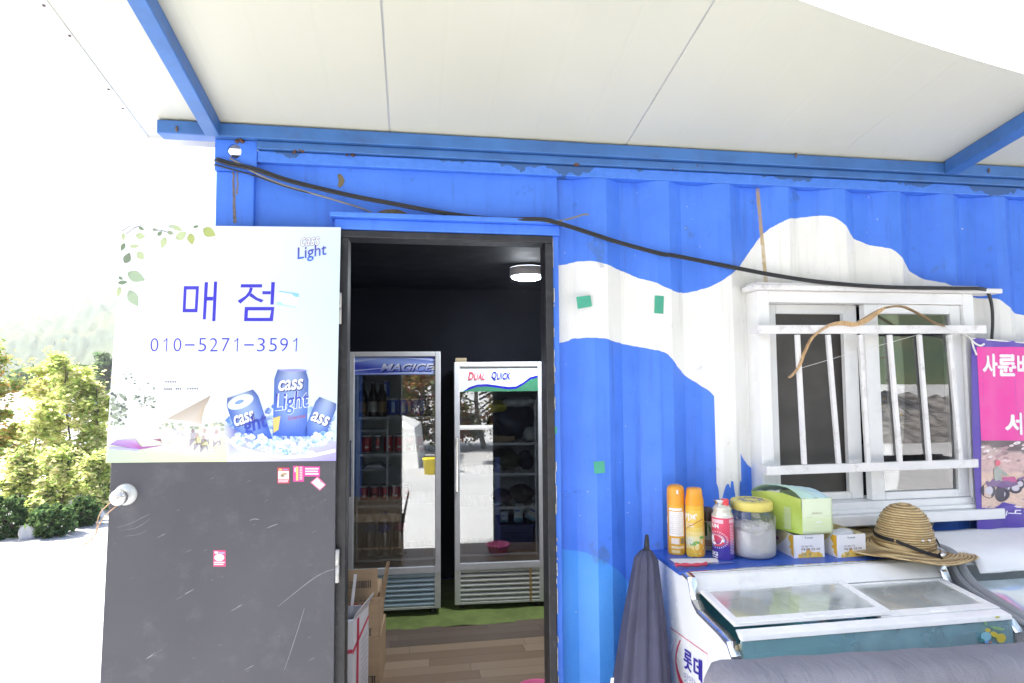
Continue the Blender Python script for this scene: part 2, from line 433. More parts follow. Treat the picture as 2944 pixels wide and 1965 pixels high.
b = B(); b.box((.1501, -.004, 2.541), (XE, .06, 2.586)); b.build('top_rail', M_rail, cont, bev=.004)
b = B(); b.box((.1501, -.018, 2.5885), (XE, .06, 2.6205)); b.build('upper_rail', M_dkblue, cont, bev=.004)
b = B()
for q in ((716,458,720,500),): pass
for px, py, sx in ((700,405,1.2),(860,437,1),(1010,445,.8),(1270,428,.8),(1650,474,1),(2010,480,.7),(1940,485,.6),(2880,524,.5)):
    p = P(px, py, -.012)
    for k in range(5):
        d = V((random.uniform(-.022, .022)*sx, random.uniform(-.004, .004), random.uniform(-.006, .006)))
        b.lathe([(0, -.006), (.006*sx, -.002), (.007*sx, .002), (0, .006)], 7, p+d, wob=lambda r, z, a: (r*(1+.3*math.sin(3*a)), z))
b.build('weld_beads', M_rust, cont)['kind'] = 'stuff'
b = B(); b.box((.02, .01, .0), (XE-.02, YE-.01, .139)); b.build('base_frame', M_blue, cont)
b = B(); b.box((0.0, .13, 2.50), (.03, YE-.13, 2.6)); b.box((XE-.03, .06, .14), (XE, YE, 2.62)); b.box((.0, YE-.03, .14), (XE-.03, YE, 2.62)); b.box((0.16, .061, 2.585), (XE-.03, YE-.031, 2.619)); b.box((.0, .13, .14), (.03, YE-.13, 2.50))
b.build('shell', M_blue, cont)
# dark lining of the shop
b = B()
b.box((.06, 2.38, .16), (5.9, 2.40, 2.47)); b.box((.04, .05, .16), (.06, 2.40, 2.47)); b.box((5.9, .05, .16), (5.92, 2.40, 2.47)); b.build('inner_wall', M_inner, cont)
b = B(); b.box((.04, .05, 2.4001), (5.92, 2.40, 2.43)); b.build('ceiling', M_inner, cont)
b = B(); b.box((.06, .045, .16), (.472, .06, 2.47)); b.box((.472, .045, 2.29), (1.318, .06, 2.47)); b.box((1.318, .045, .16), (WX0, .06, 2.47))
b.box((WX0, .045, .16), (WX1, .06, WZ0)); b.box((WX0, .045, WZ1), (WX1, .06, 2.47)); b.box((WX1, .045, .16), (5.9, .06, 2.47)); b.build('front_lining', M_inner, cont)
# door frame, worn black tube
b = B(); b.box((.4475, -.012, .16), (.4965, .09, 2.253)); b.build('door_jamb', M_black, cont, bev=.004)
b = B(); b.box((1.284, -.012, .16), (1.3175, .09, 2.253)); b.build('door_jamb', M_black, cont, bev=.004)
b = B(); b.box((.4475, -.012, 2.2535), (1.3175, .09, 2.2835)); b.build('door_head', M_black, cont, bev=.004)
# chips of bare filler along the worn jamb edges
b = B(); rg = random.Random(12)
for k in range(40):
    z = rg.uniform(.2, 2.2); hh = .004+rg.expovariate(30); ww = rg.uniform(.0006, .003); x = 1.3165+rg.uniform(-.001, .003)
    b.box((x, -.0135, z), (x+ww, -.0045, z+hh))
b.build('chipped_edge', mat('bare_filler', (.62, .60, .55), .8, var=.3, scale=60), cont)['kind'] = 'stuff'
# green tape
M_tape = mat('green_tape', (.06, .36, .24), .45, var=.08)
for q in ([(1657,854),(1697,850),(1702,881),(1661,889)], [(1883,850),(1909,852),(1907,903),(1881,901)], [(1706,1328),(1738,1326),(1740,1360),(1709,1363)], [(1595,1226),(1602,1228),(1601,1246),(1596,1250)]):
    p = [P(x, y, -.003) for x, y in q]
    B().prism(p, (0, .0015, 0)).build('tape_patch', M_tape, cont)
# peeled paint patches above the door
M_peel = mat('bare_primer', (.16, .13, .07), .8, var=.25, scale=30)
for q in ([(970,503),(978,500),(985,507),(991,520),(987,532),(977,540),(971,536),(974,520)], ell(1125, 622, 48, 20, 14, math.pi, 2*math.pi)):
    B().prism([P(x, y, .0205) for x, y in q], (0, .001, 0)).build('peeled_patch', M_peel, cont)
b = B()
for a, c, ww in (((670, 462), (676, 642), 5), ((683, 470), (682, 560), 3)):
    for k in range(14):
        t0, t1 = k/14, (k+1)/14; j = random.uniform(-1.5, 1.5)
        p = [P(a[0]+(c[0]-a[0])*t0-ww*(.4+.6*t0)+j, a[1]+(c[1]-a[1])*t0, -.001), P(a[0]+(c[0]-a[0])*t0+ww*(.4+.6*t0)+j, a[1]+(c[1]-a[1])*t0, -.001),
             P(a[0]+(c[0]-a[0])*t1+ww*(.4+.6*t1)+j, a[1]+(c[1]-a[1])*t1, -.001), P(a[0]+(c[0]-a[0])*t1-ww*(.4+.6*t1)+j, a[1]+(c[1]-a[1])*t1, -.001)]
        b.face(p)
b.build('rust_run', mat('rust_run', (.16, .14, .14), .8, var=.3, scale=70, dirt=(.22, .12, .04), dscale=30, damt=.8), cont)
# floor: printed wood planks, a darker strip, a green mat at the back
def plank_mat(name, c0, c1):
    m, nt, b, vec = base_mat(name)
    oi = nt.nodes.new('ShaderNodeObjectInfo'); r_ = X(nt, oi.outputs['Random'])
    gr = noise(nt, vec, 3, 6, .7, (1.0, 14, 1)); c = mix(nt, (r_*.7+gr*.3).sat(), c0, c1)
    nt.links.new(c, b.inputs['Base Color']); b.inputs['Roughness'].default_value = .42; return m
M_pl1 = plank_mat('light_oak_print', (.20, .125, .075), (.36, .26, .175)); M_pl2 = plank_mat('grey_brown_print', (.11, .075, .055), (.20, .145, .115))
b = B(); b.box((.06, .062, .14), (5.9, 2.378, .155)); fl = b.build('floor', mat('floor_board', (.07, .05, .04), .7), cont)
pm = None; rg = random.Random(4); yy = .066; row = 0
while yy < 1.45:
    wd = .088; x = .07-rg.uniform(0, .7)
    while x < 2.1:
        L = rg.uniform(.55, .95); xa, xb = max(x, .062), min(x+L-.0015, 2.12)
        if xb-xa > .04:
            nm = 'plank'
            me = bpy.data.meshes.get('plank_light' if yy < 1.13 else 'plank_dark')
            if me is None:
                bb = B().box((0, 0, 0), (1, 1, 1)); me = bpy.data.meshes.new('plank_light' if yy < 1.13 else 'plank_dark')
                me.from_pydata([tuple(v) for v in bb.v], [], bb.f); me.materials.append(M_pl1 if yy < 1.13 else M_pl2)
            o = bpy.data.objects.new(nm, me); col.objects.link(o); o.parent = fl
            o.location = (xa, yy, .1555); o.scale = (xb-xa, wd-.0012, .0046)
        x += L
    yy += wd
b = B()
for i in range(24):
    for j in range(9):
        f = lambda a, c: V((.07+a*.09, 1.455+c*.1-.02*(a/24), .161+.004*math.sin(a*1.9+c)+.003*math.sin(a*.7-c*2)))
        b.face([f(i, j), f(i+1, j), f(i+1, j+1), f(i, j+1)], smooth=True)
b.build('floor_mat', mat('olive_mat', (.17, .22, .055), .7, var=.2, scale=9, bmp=.3, bscale=30), cont)

# window in the wall
M_pvc = mat('white_pvc', (.82, .82, .81), .35, var=.03, dirt=(.42, .40, .36), dscale=8, damt=.18)
M_grim = mat('grimy_white_steel', (.78, .76, .75), .5, var=.05, dirt=(.30, .27, .25), dscale=16, damt=.5)
b = B(); fx0, fx1, fz0, fz1 = 2.205, 3.275, 1.105, 2.065
for lo, hi in (((fx0, -.045, fz0), (fx0+.055, .09, fz1)), ((fx1-.055, -.045, fz0), (fx1, .09, fz1)), ((fx0+.0551, -.045, fz1-.05), (fx1-.0551, .09, fz1)), ((fx0+.0551, -.045, fz0), (fx1-.0551, .09, fz0+.045))): b.box(lo, hi)
win = b.build('window', M_pvc, cont, bev=.004)
b = B(); b.box((fx0-.03, -.075, fz1+.0005), (3.40, .03, fz1+.022)); b.box((fx0-.012, -.058, fz1+.0225), (fx1+.02, .03, fz1+.034)); b.build('head_flashing', M_grim, win, bev=.003)
b = B(); b.box((fx0+.01, -.09, fz0-.045), (fx1+.06, .03, fz0-.0005)); b.box((fx0+.03, -.062, fz0), (fx1, -.046, fz0+.018)); b.build('sill', M_pvc, win, bev=.004)
def sash(x0, x1, yf, hx0, hx1, hz0, hz1, glass, name):
    bb = B(); z0, z1 = fz0+.046, fz1-.051
    bb.box((x0, yf, z0), (hx0, yf+.035, z1)); bb.box((hx1, yf, z0), (x1, yf+.035, z1)); bb.box((hx0, yf, hz1), (hx1, yf+.035, z1)); bb.box((hx0, yf, z0), (hx1, yf+.035, hz0))
    bb.build('sash', M_pvc, win, bev=.004)
    B().box((hx0-.004, yf+.015, hz0-.004), (hx1+.004, yf+.021, hz1+.004)).build(name, glass, win)
def screen_mat():
    m = bpy.data.materials.new('insect_screen'); m.use_nodes = True; nt = m.node_tree; b = nt.nodes['Principled BSDF']; MATS['insect_screen'] = m
    tc = nt.nodes.new('ShaderNodeTexCoord'); n = noise(nt, tc.outputs['Object'], 6, 3)
    nt.links.new(mix(nt, n.step(.3, .7), (.060, .055, .05), (.085, .078, .07)), b.inputs['Base Color']); b.inputs['Roughness'].default_value = .6
    wv = nt.nodes.new('ShaderNodeTexWave'); wv.bands_direction = 'Z'; wv.inputs['Scale'].default_value = 70; wv.inputs['Distortion'].default_value = .6
    nt.links.new(tc.outputs['Object'], wv.inputs[0]); bump(nt, b, X(nt, wv.outputs['Fac']), .5, .002); return m
M_wg = glass_mat('window_glass', (.75, .78, .78), .14, .9)
sash(2.262, 2.725, .015, 2.327, 2.665, 1.185, 1.972, screen_mat(), 'insect_screen')
sash(2.728, 3.218, -.030, 2.795, 3.165, 1.185, 1.972, M_wg, 'pane')
b = B(); b.box((2.64, -.005, 1.185), (2.664, .0148, 1.972)); b.box((3.06, .03, 1.18), (3.10, .05, 1.98)); b.build('inner_stile', M_pvc, win)
b = B(); b.box((2.70, .3, 1.10), (3.30, .34, 1.35)); b.build('window_shelf', mat('dark_shelf', (.02, .02, .03), .6), win)
# security grille
gy = -.105
def gp(px, py): return P(px, py, gy)
for (a, c) in (((2176, 948), (2831, 948)), ((2200, 1354), (2808, 1332))):
    B().bar(gp(*a), gp(*c), .020, .036, (0, 0, 1)).build('grille_rail', M_grim, win, bev=.002)
for (a, c) in (((2292, 963), (2312, 1336)), ((2380, 963), (2411, 1334)), ((2472, 963), (2495, 1332)), ((2557, 963), (2587, 1330)), ((2642, 963), (2671, 1328)), ((2727, 963), (2760, 1325))):
    B().bar(gp(*a), gp(*c), .019, .015, (0, 1, 0)).build('grille_bar', M_grim, win, bev=.002)
for q in ((2186, 948), (2825, 950), (2212, 1352), (2800, 1334)):
    p = gp(*q); B().box((p.x-.012, gy+.0105, p.z-.014), (p.x+.012, -.046, p.z+.014)).build('grille_bracket', M_grim, win)

# ------------------------------------------------------------------ canopy roof
ZR, SR = 2.676, .183
def rz(y): return ZR-SR*y
YF = -1.22
M_pan = None
def panel_mat():
    m, nt, b, vec = base_mat('cream_sheet')
    n1 = noise(nt, vec, 1.1, 4); n2 = noise(nt, vec, 5, 4, .6, (6, .25, 1)); n3 = noise(nt, vec, 45, 2)
    c = mix(nt, n1.step(.3, .7), (.55, .545, .445), (.59, .585, .485)); c = mix(nt, n2.step(.55, .8)*.04, c, (.52, .51, .42))
    c = mix(nt, n3.step(.78, .80)*.35, c, (.25, .20, .12))
    nt.links.new(c, b.inputs['Base Color']); b.inputs['Roughness'].default_value = .38; bump(nt, b, n1, .05, .02); return m
M_pan = panel_mat()
can = root('canopy_roof', (1.6, 0, 2.6), 'cream sandwich panel canopy on dark blue steel rafters over the shop front', 'canopy')
jx = [-.315, .655, 1.637, 2.622, 3.605, 4.59, 5.57]
for a, c in zip(jx, jx[1:]):
    b = B(); a += .0035; c -= .0035; n = 5; y0, y1 = YF, .10; th = .075
    # underside with shallow ribs running from the wall outwards
    pr = [(a, 0)]
    for k in range(1, n): xk = a+(c-a)*k/n; pr += [(xk-.012, 0), (xk-.006, .0005), (xk+.006, .0005), (xk+.012, 0)]
    pr.append((c, 0))
    for (xa, da), (xb, db) in zip(pr, pr[1:]):
        b.face([(xa, y0, rz(y0)+da), (xa, y1, rz(y1)+da), (xb, y1, rz(y1)+db), (xb, y0, rz(y0)+db)])
    b.face([(a, y0, rz(y0)+th), (c, y0, rz(y0)+th), (c, y1, rz(y1)+th), (a, y1, rz(y1)+th)])
    b.face([(a, y0, rz(y0)), (c, y0, rz(y0)), (c, y0, rz(y0)+th), (a, y0, rz(y0)+th)]); b.face([(a, y1, rz(y1)), (a, y1, rz(y1)+th), (c, y1, rz(y1)+th), (c, y1, rz(y1))])
    b.face([(a, y0, rz(y0)), (a, y0, rz(y0)+th), (a, y1, rz(y1)+th), (a, y1, rz(y1))]); b.face([(c, y0, rz(y0)), (c, y1, rz(y1)), (c, y1, rz(y1)+th), (c, y0, rz(y0)+th)])
    b.build('roof_panel', M_pan, can)
M_trim = mat('grey_trim', (.45, .46, .46), .5)
for a in jx[1:-1]:
    if a > 2: B().prism([(a-.0034, YF, rz(YF)+.0006), (a+.0034, YF, rz(YF)+.0006), (a+.0034, YF, rz(YF)+.06), (a-.0034, YF, rz(YF)+.06)], (0, .10-YF, rz(.10)-rz(YF))).build('joint_strip', M_pan, can); continue
    B().prism([(a-.0034, YF, rz(YF)+.003), (a+.0034, YF, rz(YF)+.003), (a+.0034, YF, rz(YF)+.06), (a-.0034, YF, rz(YF)+.06)], (0, .10-YF, rz(.10)-rz(YF))).build('joint_strip', M_trim, can)
M_etrim = mat('white_edge_trim', (.80, .80, .79), .4)
B().prism([(-.335, YF, rz(YF)-.004), (-.283, YF, rz(YF)-.004), (-.283, YF, rz(YF)-.0015), (-.335, YF, rz(YF)-.0015)], (0, .105-YF, rz(.105)-rz(YF))).build('edge_trim', M_etrim, can)
B().prism([(-.338, YF, rz(YF)-.004), (-.3355, YF, rz(YF)-.004), (-.3355, YF, rz(YF)+.08), (-.338, YF, rz(YF)+.08)], (0, .105-YF, rz(.105)-rz(YF))).build('edge_trim', M_etrim, can)
B().box((-.33, .1025, rz(.1)-.03), (5.6, .106, rz(.1)+.08)).build('edge_trim', M_etrim, can)
def rafter(x0, x1):
    h = .062
    B().prism([(x0, YF+.01, rz(YF+.01)-h), (x1, YF+.01, rz(YF+.01)-h), (x1, YF+.01, rz(YF+.01)-.001), (x0, YF+.01, rz(YF+.01)-.001)], (0, -.048-YF, rz(-.038)-rz(YF+.01))).build('rafter', M_dkblue, can, bev=.004)
rafter(-.030, .024); rafter(3.165, 3.235); rafter(5.4, 5.46)
B().box((-.20, -.037, 2.6225), (5.75, .03, 2.6745)).build('wall_beam', M_dkblue, can, bev=.004)
B().box((-.20, YF+.06, rz(YF)-.125), (5.75, YF+.12, rz(YF)-.0651)).build('front_beam', M_dkblue, can, bev=.004)
b = B()
for px, py in ((200,103),(126,16),(312,257),(353,312)):
    v = ray(px, py); t = (ZR-SR*CAM.y-CAM.z-.005)/(v.z+SR*v.y); p = CAM+v*t; b.lathe([(0, -.004), (.004, -.003), (.005, 0)], 8, p)
for px, py in ((508,372),(2288,448),(2843,492)):
    p = P(px, py, -.04); b.lathe([(0, -.01), (.004, -.008), (.006, 0), (.003, .012)], 8, p)
b.build('roof_screws', mat('dark_screw', (.12, .09, .08), .6), can)['kind'] = 'stuff'

# ------------------------------------------------------------------ door swung open flat against the wall, with its sign
DA = R(3.0); HX, HY = .462, -.052
door = root('entrance_door', (HX, HY, .16), 'charcoal metal door swung wide open carrying a white printed shop sign', 'door')
dn = V((-math.sin(DA), -math.cos(DA), 0)); du = V((-math.cos(DA), math.sin(DA)*-1, 0))
dn = V((-math.sin(DA), math.cos(DA), 0)); du = V((-math.cos(DA), -math.sin(DA), 0))   # du: from hinge to free edge, dn: its normal
dp = plane_fn((HX, HY, 0), dn)
nn = -dn if dn.dot(CAM-V((HX, HY, 1))) < 0 else dn
def dbox(u0, u1, z0, z1, t0, t1):
    o = V((HX, HY, 0)); pts = [o+du*u+nn*t+V((0, 0, z)) for z in (z0, z1) for (u, t) in ((u0, t0), (u1, t0), (u1, t1), (u0, t1))]
    return B().mesh(pts, ((0,1,2,3),(4,7,6,5),(0,4,5,1),(1,5,6,2),(2,6,7,3),(3,7,4,0)))
def du_of(px, py): return (dp(px, py)-V((HX, HY, 0))).dot(du)
def scuffed():
    m, nt, b, vec = base_mat('charcoal_door_paint')
    n1 = noise(nt, vec, 2.5, 4); n2 = noise(nt, vec, 7, 6, .7); n3 = noise(nt, vec, 26, 3, .6)
    c = mix(nt, n1.step(.3, .7), (.062, .060, .073), (.075, .073, .087)); c = mix(nt, n2.step(.5, .8)*.45, c, (.17, .17, .185))
    ro = nt.nodes.new('ShaderNodeVectorRotate'); ro.rotation_type = 'Y_AXIS'; ro.inputs['Angle'].default_value = R(27); nt.links.new(vec, ro.inputs[0])
    sc_ = noise(nt, ro.outputs[0], 26, 2, .5, (.22, 1, 2.6)); c = mix(nt, sc_.step(.73, .76)*n2.step(.4, .6)*.8, c, (.42, .43, .44))
    nt.links.new(c, b.inputs['Base Color']); nt.links.new(((n2-.5)*.3+.45).sat().s, b.inputs['Roughness']); bump(nt, b, n1, .2, .02); return m
M_door = scuffed()
ztop = dp(700, 652).z
ul = du_of(300, 1500)
lt_, lb_ = du_of(353, 655), du_of(286, 1965); o_ = V((HX, HY, 0)); zlo = dp(600, 1965).z
lb2 = lb_+(lb_-lt_)*(zlo-.17)/(ztop-zlo)
B().prism([o_+V((0, 0, .17)), o_+du*lb2+V((0, 0, .17)), o_+du*lt_+V((0, 0, ztop-.012)), o_+V((0, 0, ztop-.012))], -nn*.035).build('door_leaf', M_door, door, bev=.003)
# scratches
b = B(); zz = zoomed(dp, 280, 1280, .4369)
M_scr = mat('pale_scratch', (.26, .26, .28), .6, var=.2, scale=60)
def scratch(pts, wd):
    p3 = [zz(u, v, .0006) for u, v in pts]; sp_ = spline(p3, 5)
    for i in range(len(sp_)-1):
        d = (sp_[i+1]-sp_[i]).normalized(); q = d.cross(nn)*wd*(.4+.6*math.sin(math.pi*(i+.5)/len(sp_)))
        b.face([sp_[i]-q, sp_[i+1]-q, sp_[i+1]+q, sp_[i]+q])
scratch([(1190,1062),(1290,980),(1420,880),(1500,835),(1558,818)], .0013)
scratch([(1230,1480),(1275,1350),(1330,1180),(1362,1075)], .0011)
scratch([(120,545),(210,520),(290,480),(345,455)], .0007); scratch([(150,560),(240,550),(300,520),(345,485)], .0006); scratch([(180,600),(260,590),(320,565)], .0006)
scratch([(1115,548),(1150,532),(1186,520)], .0016); scratch([(1003,497),(1030,487),(1065,490)], .0016)
rg = random.Random(2)
for k in range(26):
    u, v = rg.uniform(60, 1540), rg.uniform(140, 1560); L = rg.uniform(8, 30); scratch([(u, v), (u+L*.5, v-L*.27), (u+L, v-L*.55)], rg.uniform(.0002, .0005))
b.build('scratches', M_scr, door)['kind'] = 'stuff'
for z in (ztop-.30, 1.0, .45):
    p = V((HX, HY, 0))+du*-.006; B().tube([(p.x, p.y+.01, z-.06), (p.x, p.y+.01, z-.001)], .0085, 10).tube([(p.x, p.y+.01, z+.001), (p.x, p.y+.01, z+.06)], .0085, 10).build('hinge', mat('worn_hinge', (.55, .54, .52), .5, var=.2, scale=40), door)
# sign sheet
def lerp(a, b_, t): return a+(b_-a)*t
TL, TR, BR, BL = (351, 648), (980, 655), (966, 1324), (305, 1331)
M_print = print_mat()
b = B(); n = 10
def sgn(s, t): return (lerp(lerp(TL[0], TR[0], s), lerp(BL[0], BR[0], s), t), lerp(lerp(TL[1], TR[1], s), lerp(BL[1], BR[1], s), t))
LF = .0045
WHT = (.80, .81, .82)
for i in range(n):
    for j in range(n):
        q = [sgn(i/n, j/n), sgn((i+1)/n, j/n), sgn((i+1)/n, (j+1)/n), sgn(i/n, (j+1)/n)]
        def cc(u, v):
            s = (u-351)/629; t = (v-648)/676
            k = max(0, min(1, s*.9-abs(t-.35)*.35)); g_ = max(0, (t-.78)/.22)*max(0, min(1, (.57-s)*8)); c0 = [WHT[0]-.26*k, WHT[1]-.13*k, WHT[2]-.01*k]
            return (c0[0]-.12*g_, c0[1]-.02*g_, c0[2]-.35*g_)
        b.face([dp(u, v, LF) for u, v in q], [cc(u, v) for u, v in q])
    q = [sgn(i/n, 0), sgn((i+1)/n, 0)]; b.face([dp(*q[0], LF), dp(*q[1], LF), dp(*q[1], .0002), dp(*q[0], .0002)][::-1], WHT)
for i in range(n):
    q = [sgn(0, i/n), sgn(0, (i+1)/n)]; b.face([dp(*q[0], LF), dp(*q[0], .0002), dp(*q[1], .0002), dp(*q[1], LF)][::-1], WHT)
    q = [sgn(1, i/n), sgn(1, (i+1)/n)]; b.face([dp(*q[0], LF), dp(*q[0], .0002), dp(*q[1], .0002), dp(*q[1], LF)], (.6, .68, .6))
    q = [sgn(i/n, 1), sgn((i+1)/n, 1)]; b.face([dp(*q[0], LF), dp(*q[1], LF), dp(*q[1], .0002), dp(*q[0], .0002)], (.6, .62, .6))
sign = b.build('sign_sheet', M_print, door, label='white printed sheet sign with blue lettering and beer cans')
z4 = zoomed(dp, 280, 620, .30651); z5 = zoomed(dp, 280, 960, .30651)
INK = (.035, .025, .52); l1, l2, l3, l4, l5 = (LF+.0006*k for k in range(1, 6))
b = B()
def ring(o, i, c):
    for k in range(4): j = (k+1) % 4; poly(b, z4, [o[k], o[j], i[j], i[k]], c, l1)
ring([(815,665),(957,665),(942,910),(803,910)], [(841,697),(927,697),(917,878),(832,878)], INK)
for q in ([(1010,628),(1042,628),(1020,977),(992,977)], [(1097,622),(1127,622),(1110,993),(1080,993)], [(1034,765),(1089,765),(1086,800),(1030,800)],
          [(1350,647),(1548,647),(1546,678),(1345,678)], [(1432,678),(1462,683),(1448,722),(1420,762),(1345,830),(1316,803),(1392,756),(1422,715)], [(1444,730),(1460,740),(1500,772),(1562,795),(1540,820),(1486,795),(1426,757)],
          [(1633,627),(1668,627),(1655,838),(1625,838)], [(1550,712),(1628,712),(1627,742),(1550,742)]): poly(b, z4, q, INK, l1)
ring([(1385,860),(1662,860),(1648,993),(1378,993)], [(1416,892),(1632,892),(1618,962),(1412,962)], INK)
b.build('sign_lettering', M_print, sign)
b = B()
for ch, x in zip('010-5271-3591', (540, 645, 755, 870, 988, 1095, 1205, 1308, 1425, 1537, 1650, 1752, 1860)):
    if ch == '-': poly(b, z4, [(x-46, 1209), (x+46, 1209), (x+45, 1222), (x-46, 1222)], INK, l1)
    elif ch == '1':
        poly(b, z4, [(x+8, 1151), (x+17, 1151), (x+10, 1277), (x, 1277)], INK, l1); poly(b, z4, [(x+8, 1151), (x+12, 1165), (x-8, 1183), (x-24, 1185), (x-22, 1176), (x-4, 1170)], INK, l1)
    else: put_text(b, ch, z4, (x-(17 if ch == '1' else 37), 1151, x+(17 if ch == '1' else 37), 1277), INK, l1, bold=-.012, shear=5)
b.build('phone_number', M_print, sign)
# leaves
b = B(); rg = random.Random(8)
def leafp(cx, cy, L, wd, a, c):
    pts = []
    for k in range(12):
        t = k/11; pts.append((t*L-L/2, wd*math.sin(math.pi*t**.8)*.5))
    pts += [(x, -y*.85) for x, y in pts[-2:0:-1]]
    pts = [(cx+x*math.cos(a)-y*math.sin(a), cy+x*math.sin(a)+y*math.cos(a)) for x, y in pts]
    d = [tuple(min(1, q*f) for q in c) for f in (.8, .9, 1, 1.1)]
    poly(b, z4, pts, [d[k % 4] for k in range(len(pts))], l1+rg.uniform(0, .0003))
G1, G2, G3 = (.36, .42, .13), (.16, .23, .13), (.44, .51, .28)
for a in ((1055,160,135,100,.5,G1),(885,225,110,75,1.4,G1),(790,190,120,80,-.6,G3),(625,260,110,62,1.9,G3),(410,195,90,66,.2,G3),(418,125,60,32,.5,G2),(285,400,110,78,-1.1,(.17,.22,.14)),(412,380,90,75,.9,G3),(370,575,180,110,.4,(.33,.43,.28)),
          (335,545,100,50,-.35,(.2,.26,.18)),(245,630,95,40,-.1,G2),(345,780,175,105,1.05,(.36,.45,.30)),(208,720,100,50,1.8,G3),(245,300,80,45,2.0,G2),(355,290,90,38,-.1,G3),(690,165,60,40,.3,(.28,.33,.2)),(590,170,60,40,-.8,G2),(545,135,50,26,.1,(.25,.3,.2)),
          (930,105,60,30,-.3,G2),(700,105,70,36,.2,(.42,.48,.36)),(750,120,120,50,.5,G3),(225,590,50,30,.5,G2),(250,205,70,40,1.5,G3)): leafp(*a)
for pts in ([(232,150),(300,110),(320,92)], [(272,178),(350,120),(440,88)], [(525,145),(600,140),(720,180)]):
    for (x0, y0), (x1, y1) in zip(pts, pts[1:]): poly(b, z4, [(x0, y0-4), (x1, y1-3), (x1, y1+3), (x0, y0+5)], (.22, .22, .26), l1)
b.build('leaf_print', M_print, sign)
# logo
b = B()
fat_text(b, 'cass', z4, (1910, 210, 2082, 286), (.30, .30, .42), l1, 6, 18, -.06); put_text(b, 'cass', z4, (1910, 210, 2082, 286), (.80, .80, .84), l2+.0004, .0, 18, -.06)
put_text(b, 'Light', z4, (1878, 284, 2152, 428), ((.02, .16, .70), (.08, .03, .34)), l3, .008, 26, -.16)
b.build('logo', M_print, sign)
b = B()
poly(b, z4, [(1692, 716), (1893, 735), (1875, 864), (1682, 838)], (.80, .84, .88), l2); poly(b, z4, [(1705, 711), (1893, 735), (1888, 770), (1850, 765), (1820, 738), (1700, 720)], (.25, .55, .85), l3)
poly(b, z4, [(1684, 838), (1690, 808), (1730, 815), (1745, 835), (1870, 858), (1869, 866)], (.40, .72, .88), l3); put_text(b, 'oooooooo', z4, (1730, 768, 1850, 780), (.55, .65, .78), l3, 0, 0, .12); put_text(b, 'oooooooo', z4, (1725, 790, 1840, 808), (.45, .58, .76), l3, 0, 0, .12)
b.build('small_notice', M_print, sign)
# beer cans in a tub of ice
b = B()
def can_print(cx, cy, wd, h, rot, seed, words=True):
    rg = random.Random(seed)
    def T(x, y): x, y = x*wd, y*h; return (cx+x*math.cos(rot)-y*math.sin(rot), cy+x*math.sin(rot)+y*math.cos(rot))
    for k in range(10):
        s0, s1 = k/10-.5, (k+1)/10-.5
        def cl(s, y): q = (.5+.5*math.cos(s*5.2))*.75; e = .35+.65*y; return (.06*e+.42*q*(1-y*.6), .18*e+.46*q*(1-y*.5), .52*e+.34*q+.12)
        poly(b, z5, [T(s0*.82, -.5), T(s1*.82, -.5), T(s1, -.36), T(s0, -.36)], [cl(s0, 0), cl(s1, 0), cl(s1, .2), cl(s0, .2)], l2)
        poly(b, z5, [T(s0, -.36), T(s1, -.36), T(s1, .1), T(s0, .1)], [cl(s0, .2), cl(s1, .2), cl(s1, .6), cl(s0, .6)], l2)
        poly(b, z5, [T(s0, .1), T(s1, .1), T(s1, .5), T(s0, .5)], [cl(s0, .6), cl(s1, .6), (.02, .10, .55), (.02, .10, .55)], l2)
    c0 = T(0, -.26+.03)
rgb_ = random.Random(91)
for k in range(170):
    u = rgb_.uniform(1215, 2225); v = 1010-rgb_.random()*(330 if u > 1500 else 200); r_ = rgb_.uniform(22, 60); a0 = rgb_.uniform(0, 6.28)
    if abs(u-1480) < 90 and v < 800: continue
    pts_ = [(min(2236, u+r_*rgb_.uniform(.6, 1.1)*math.cos(a0+1.26*i)), v+r_*rgb_.uniform(.5, .9)*math.sin(a0+1.26*i)) for i in range(5)]
    poly(b, z5, pts_, [rgb_.choice([(.10, .22, .62), (.30, .48, .82), (.55, .70, .88), (.05, .12, .45), (.42, .58, .86), (.70, .78, .88)]) for _ in pts_], l1+rgb_.uniform(0, .0004))
can_print(1815, 650, 320, 620, .03, 1); can_print(1420, 800, 310, 500, -.32, 2); can_print(2092, 800, 205, 380, .38, 3)
poly(b, z5, ell(1345, 640, 128, 62, 20, rot=-.36), (.62, .72, .88), l3); poly(b, z5, ell(1345, 642, 100, 44, 20, rot=-.36), (.78, .84, .92), l3+.0003); poly(b, z5, ell(1335, 640, 46, 18, 14, rot=-.36), (.20, .32, .68), l4+.0003)
poly(b, z5, ell(1840, 345, 135, 10, 16), (.30, .28, .68), l3)
for (w_, bx, sh, rt, f) in (('cass', (1700, 430, 1930, 530), 22, -.08, .9), ('cass', (1280, 745, 1475, 845), 16, -.30, .9), ('ass', (2010, 750, 2175, 845), 10, .38, .8)):
    put_text(b, w_, z5, (bx[0]+8, bx[1]+10, bx[2]+8, bx[3]+10), (.03, .05, .22), l4, .035, sh, rt); put_text(b, w_, z5, bx, (.86, .88, .92), l5, .02, sh, rt)
put_text(b, 'Light', z5, (1672, 545, 1985, 755), (.82, .86, .92), l4, .045, 40, -.12); put_text(b, 'Light', z5, (1668, 545, 1985, 752), ((.10, .25, .80), (.02, .02, .30)), l5, .012, 40, -.12)
put_text(b, 'ght', z5, (1370, 760, 1600, 950), ((.03, .10, .6), (.02, .02, .28)), l5, .03, 30, -.30)
put_text(b, 'Great time', z5, (1790, 760, 1955, 800), (.45, .12, .22), l5, 0, 8, -.15)
poly(b, z5, [(1650, 790), (1720, 770), (1700, 900), (1655, 930)], (.75, .55, .15), l3)
b.build('beer_can_print', M_print, sign)
b = B(); rg = random.Random(31)
